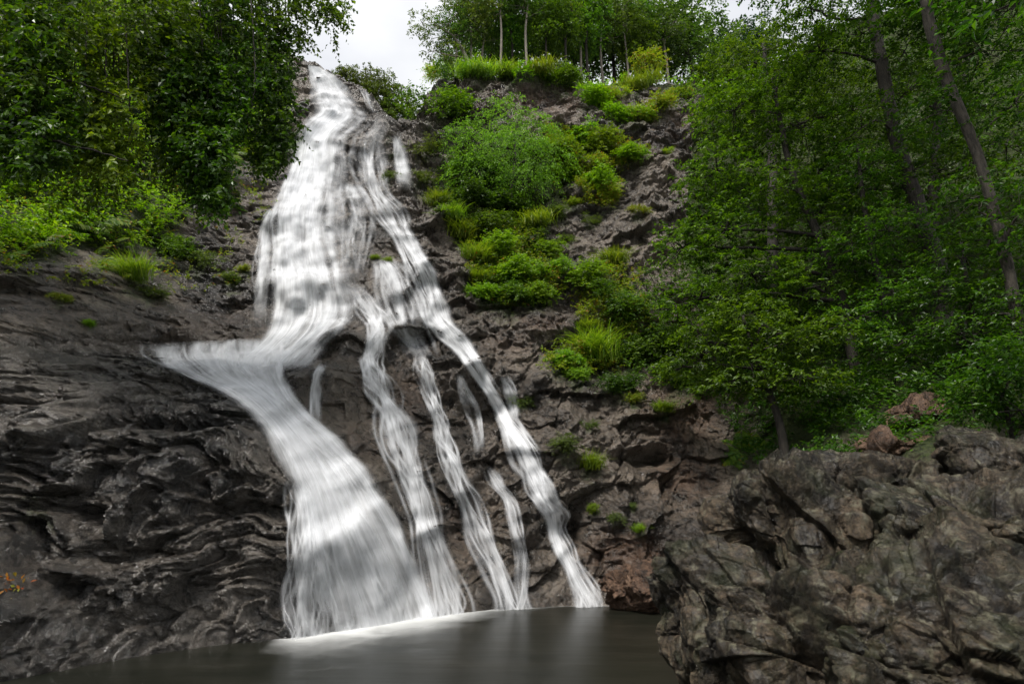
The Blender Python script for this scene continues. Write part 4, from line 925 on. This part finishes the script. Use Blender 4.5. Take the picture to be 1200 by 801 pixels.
tree('broad tree at the back of the forest, its top against the sky',
     T([(905,330,24,12),(905,200,24.5,11),(900,110,25,8),(895,50,25.5,4)]),
     [B(890,60,25.5,46,26),B(930,50,25.5,46,30),B(860,85,26,36,22),B(960,90,25,50,36),B(900,130,25,60,36),B(850,140,26,40,30),B(830,100,27,30,22),B(1000,130,24,50,40)],
     491, leaf=.22, n_leaf=15000, mat=M_LEAF_MID, gap=.3, group=G_R, twig=.8)
DY = 0.6
tree('dark broad-crowned tree deep in the forest behind the thick trunk',
     T([(1090,330,21,14),(1095,200,21.5,12),(1100,90,22,8),(1105,20,22.4,4)]),
     [B(1060,110,21.5,60,50),B(1130,90,21.5,60,50),B(1180,170,20,60,50),B(1100,200,20.5,60,44),B(1000,220,21.5,50,44),B(1040,300,19.5,60,40),B(1160,280,18.5,50,40),B(960,200,22,44,40),B(960,320,19.5,50,36)],
     493, leaf=.2, n_leaf=15000, mat=M_LEAF_DARK, gap=.3, group=G_R, twig=.8)
DY = 0
tree('large unseen tree added beside the camera to shade the boulders',  # out of view, put in so its canopy darkens the boulder heap
     [(12.5, 3, 0, .4), (12, 3.4, 4, .34), (11, 4, 9, .26), (9.5, 5, 13, .12)],
     [(9, 5, 12.5, 3, 3, 1.6), (11.5, 2.5, 12, 3, 3, 1.8), (7.2, 3.5, 13, 2.4, 2.6, 1.4), (11, 7.5, 12.5, 2.6, 2.4, 1.6), (13.5, 5.5, 11, 2.6, 3, 2), (9.5, .5, 11, 3, 2.6, 1.6)],
     495, leaf=.2, n_leaf=14000, mat=M_LEAF_DARK, gap=.2, group=G_R, twig=.7)
# ---- trees on the cliff top
def copy_tree(o, loc, sc, rz, label, group):
    c = o.copy(); COL.objects.link(c); c.location = loc; c.scale = sc; c.rotation_euler = (0, 0, rz); c['label'] = label; c['group'] = group
    for ch in o.children:
        d = ch.copy(); COL.objects.link(d); d.parent = c
    return c
G_T = 'trees along the cliff top'
def top_proto(seed, h, blobs, mat, bark, gap, n, lab, leaf=.2, droop=.4):
    tk = [(0, 0, -1, .1), (.1, 0, h * .35, .085), (-.08, .1, h * .7, .06), (.1, 0, h * .95, .025)]
    return tree(lab, tk, blobs, seed, leaf=leaf, n_leaf=int(n * 1.5), mat=mat, bark=bark, gap=gap, group=G_T, twig=.6, droop=droop, k=8)
TA = top_proto(501, 8, [(0,0,7.4,1.3,1.3,.9),(-.9,0,6.3,1.1,1.1,.7),(1,.2,6.1,1.1,1.1,.7),(.2,0,5.2,1.4,1.3,.6),(-.8,.3,4.6,.9,.9,.5)], M_LEAF_TOP, M_BARK_PALE, .5, 2200, 'tall thin pale-trunked tree with a sparse crown at the left end of the cliff top')
TB = top_proto(502, 7, [(0,0,6.4,1.4,1.3,1.0),(-.8,0,5.3,1.1,1.1,.8),(.9,.2,5,1.1,1.1,.8),(0,0,4.2,1.5,1.4,.7),(.4,0,3.2,1.3,1.2,.6)], M_LEAF_MID, M_BARK, .3, 3600, 'leafy dark-trunked tree behind the grass of the rock cap')
TC = top_proto(503, 9, [(0,0,8.2,1.2,1.2,.8),(-1.1,0,7.4,1,1,.55),(1.2,.2,6.9,1.1,1.1,.6),(-.6,0,5.9,1.1,1,.5)], M_LEAF_OLIVE, M_BARK_PALE, .55, 1900, 'tallest thin tree with scattered small leaves against the sky')
TD = top_proto(504, 6, [(0,0,5,1.8,1.6,1.2),(-1.2,0,4,1.3,1.3,1),(1.3,0,3.8,1.4,1.3,1),(0,0,2.6,1.8,1.5,.9)], M_LEAF_TOP, M_BARK, .15, 4200, 'dense green tree in the row behind the cliff edge')
def place_top(o, px, py, Y, s, label, first=False, rz=0):
    p = at(px, py, Y); xg = float(p[0]); loc = (xg, Y, ground_z(xg, Y))
    if first: o.location = loc; o.scale = (s,) * 3; o.rotation_euler = (0, 0, rz); o['label'] = label
    else: copy_tree(o, loc, (s,) * 3, rz, label, G_T)
TOPS = [
 (TA,533,86,34.5,.85,'pale-trunked tree at the very left end of the cliff top, leaning over the rock cap'),
 (TC,552,84,35,.95,'sparse tall tree second from the left end of the cliff top'),
 (TA,566,84,36,1.0,'pale-trunked tree above the left half of the rock cap'),
 (TC,586,82,35,1.05,'thin tall tree above the grass mound on the rock cap'),
 (TB,600,80,36.5,1.0,'leafy tree above the middle of the rock cap'),
 (TA,618,84,35,1.1,'pale-trunked tree standing in the tall grass of the rock cap'),
 (TB,640,86,36,1.0,'leafy tree above the right end of the rock cap'),
 (TD,575,70,40,1.6,'dense tree behind the pale trunks of the rock cap'),
 (TD,620,66,41,1.7,'dense tree behind the leafy tree of the rock cap'),
 (TB,664,84,36,1.05,'leafy tree left of the thin trunks at mid cliff top'),
 (TC,680,80,37,1.1,'thin tall tree rising at the middle of the cliff top'),
 (TD,672,62,42,1.85,'dense tree filling the middle of the tree row'),
 (TA,706,82,38,1.15,'pale-trunked tree left of the little round tree'),
 (TD,716,66,42,1.85,'dense tree left of and behind the little round tree'),
 (TC,736,80,39,1.1,'thin tall tree just behind the little round tree'),
 (TD,762,66,43,1.95,'dense tree behind the little round tree'),
 (TA,782,92,40,1.2,'pale straight-trunked tree right of the little round tree'),
 (TD,540,76,39,1.0,'dense low tree behind the left tip of the rock cap'),
 (TB,690,84,37,1.2,'leafy tree beside the thin trunk at mid cliff top'),
 (TB,748,84,40,1.2,'leafy tree close behind the little round tree'),
 (TD,808,76,43,2.0,'dense tree beside the right-hand canopy on the cliff top'),
]
tree('sparse dark-leaved tree leaning out over the sky at the left end of the cliff top', T([(556,92,34.5,5),(546,66,34.5,4),(530,42,34.3,3),(508,28,34,1.5)]),
     [B(494,26,34,16,11),B(514,44,34.2,20,12),B(534,64,34.4,16,12),B(528,16,34.2,22,14),B(552,34,34.6,20,16),B(548,2,34.6,26,16),B(508,60,34.2,10,7)], 512, leaf=.2, n_leaf=4200, mat=M_LEAF_OLIVE, bark=M_BARK_PALE, gap=.6, k=8, group=G_T, twig=.6)
seen = set()
for i, (o, px, py, Y, s, lab) in enumerate(TOPS):
    place_top(o, px, py, Y, s, lab, o.name not in seen, i * 1.9); seen.add(o.name)
tree('little round yellow-green tree standing alone on the cliff top', T([(760,102,35.5,4),(760,90,35.5,3.5),(761,78,35.5,2.5)]), [B(760,78,35.5,20,10),B(752,70,35.5,13,9),B(768,68,35.5,13,9)], 511, leaf=.2, n_leaf=2200, mat=M_LEAF_YELLOW, k=8)
for i, (px, py, lab) in enumerate([(835,52,'dark far tree on the ridge left of the sky gap over the forest'),(862,44,'dark far tree in the middle of the ridge over the forest'),(888,38,'dark far tree on the ridge where the right canopy begins'),(850,70,'dark far tree below the ridge line over the forest')]):
    tree(lab, T([(px,py+50,60,5),(px,py,60,3)]), [B(px,py,60,20,18),B(px-12,py+14,60,16,14),B(px+12,py+16,60,16,14),B(px,py+32,60,24,20)], 520 + i, leaf=.5, n_leaf=2600, mat=M_LEAF_FAR, twig=1.2, k=8, group='dark trees on the far ridge', limbs=False)
# behind the lip of the falls
for i, (px, py, wd, ht, lab) in enumerate([(405,92,14,10,'low bush peeping over the left part of the waterfall lip'),(428,96,22,16,'olive bush behind the middle of the waterfall lip'),(450,108,22,24,'olive tree with a bare upper twig behind the waterfall lip'),(470,124,20,22,'olive tree in the notch between the lip and the rock cap')]):
    tree(lab, T([(px,py+50,37,4),(px+2,py+10,37,3),(px,py-ht,37,1.5)]), [B(px,py,37,wd,ht),B(px-8,py+14,37,wd,ht),B(px+8,py+18,37,wd,ht)], 530 + i, leaf=.2, n_leaf=5200, mat=M_LEAF_OLIVE, k=8, gap=.3, group='trees behind the waterfall lip')
bpy.context.view_layer.update()
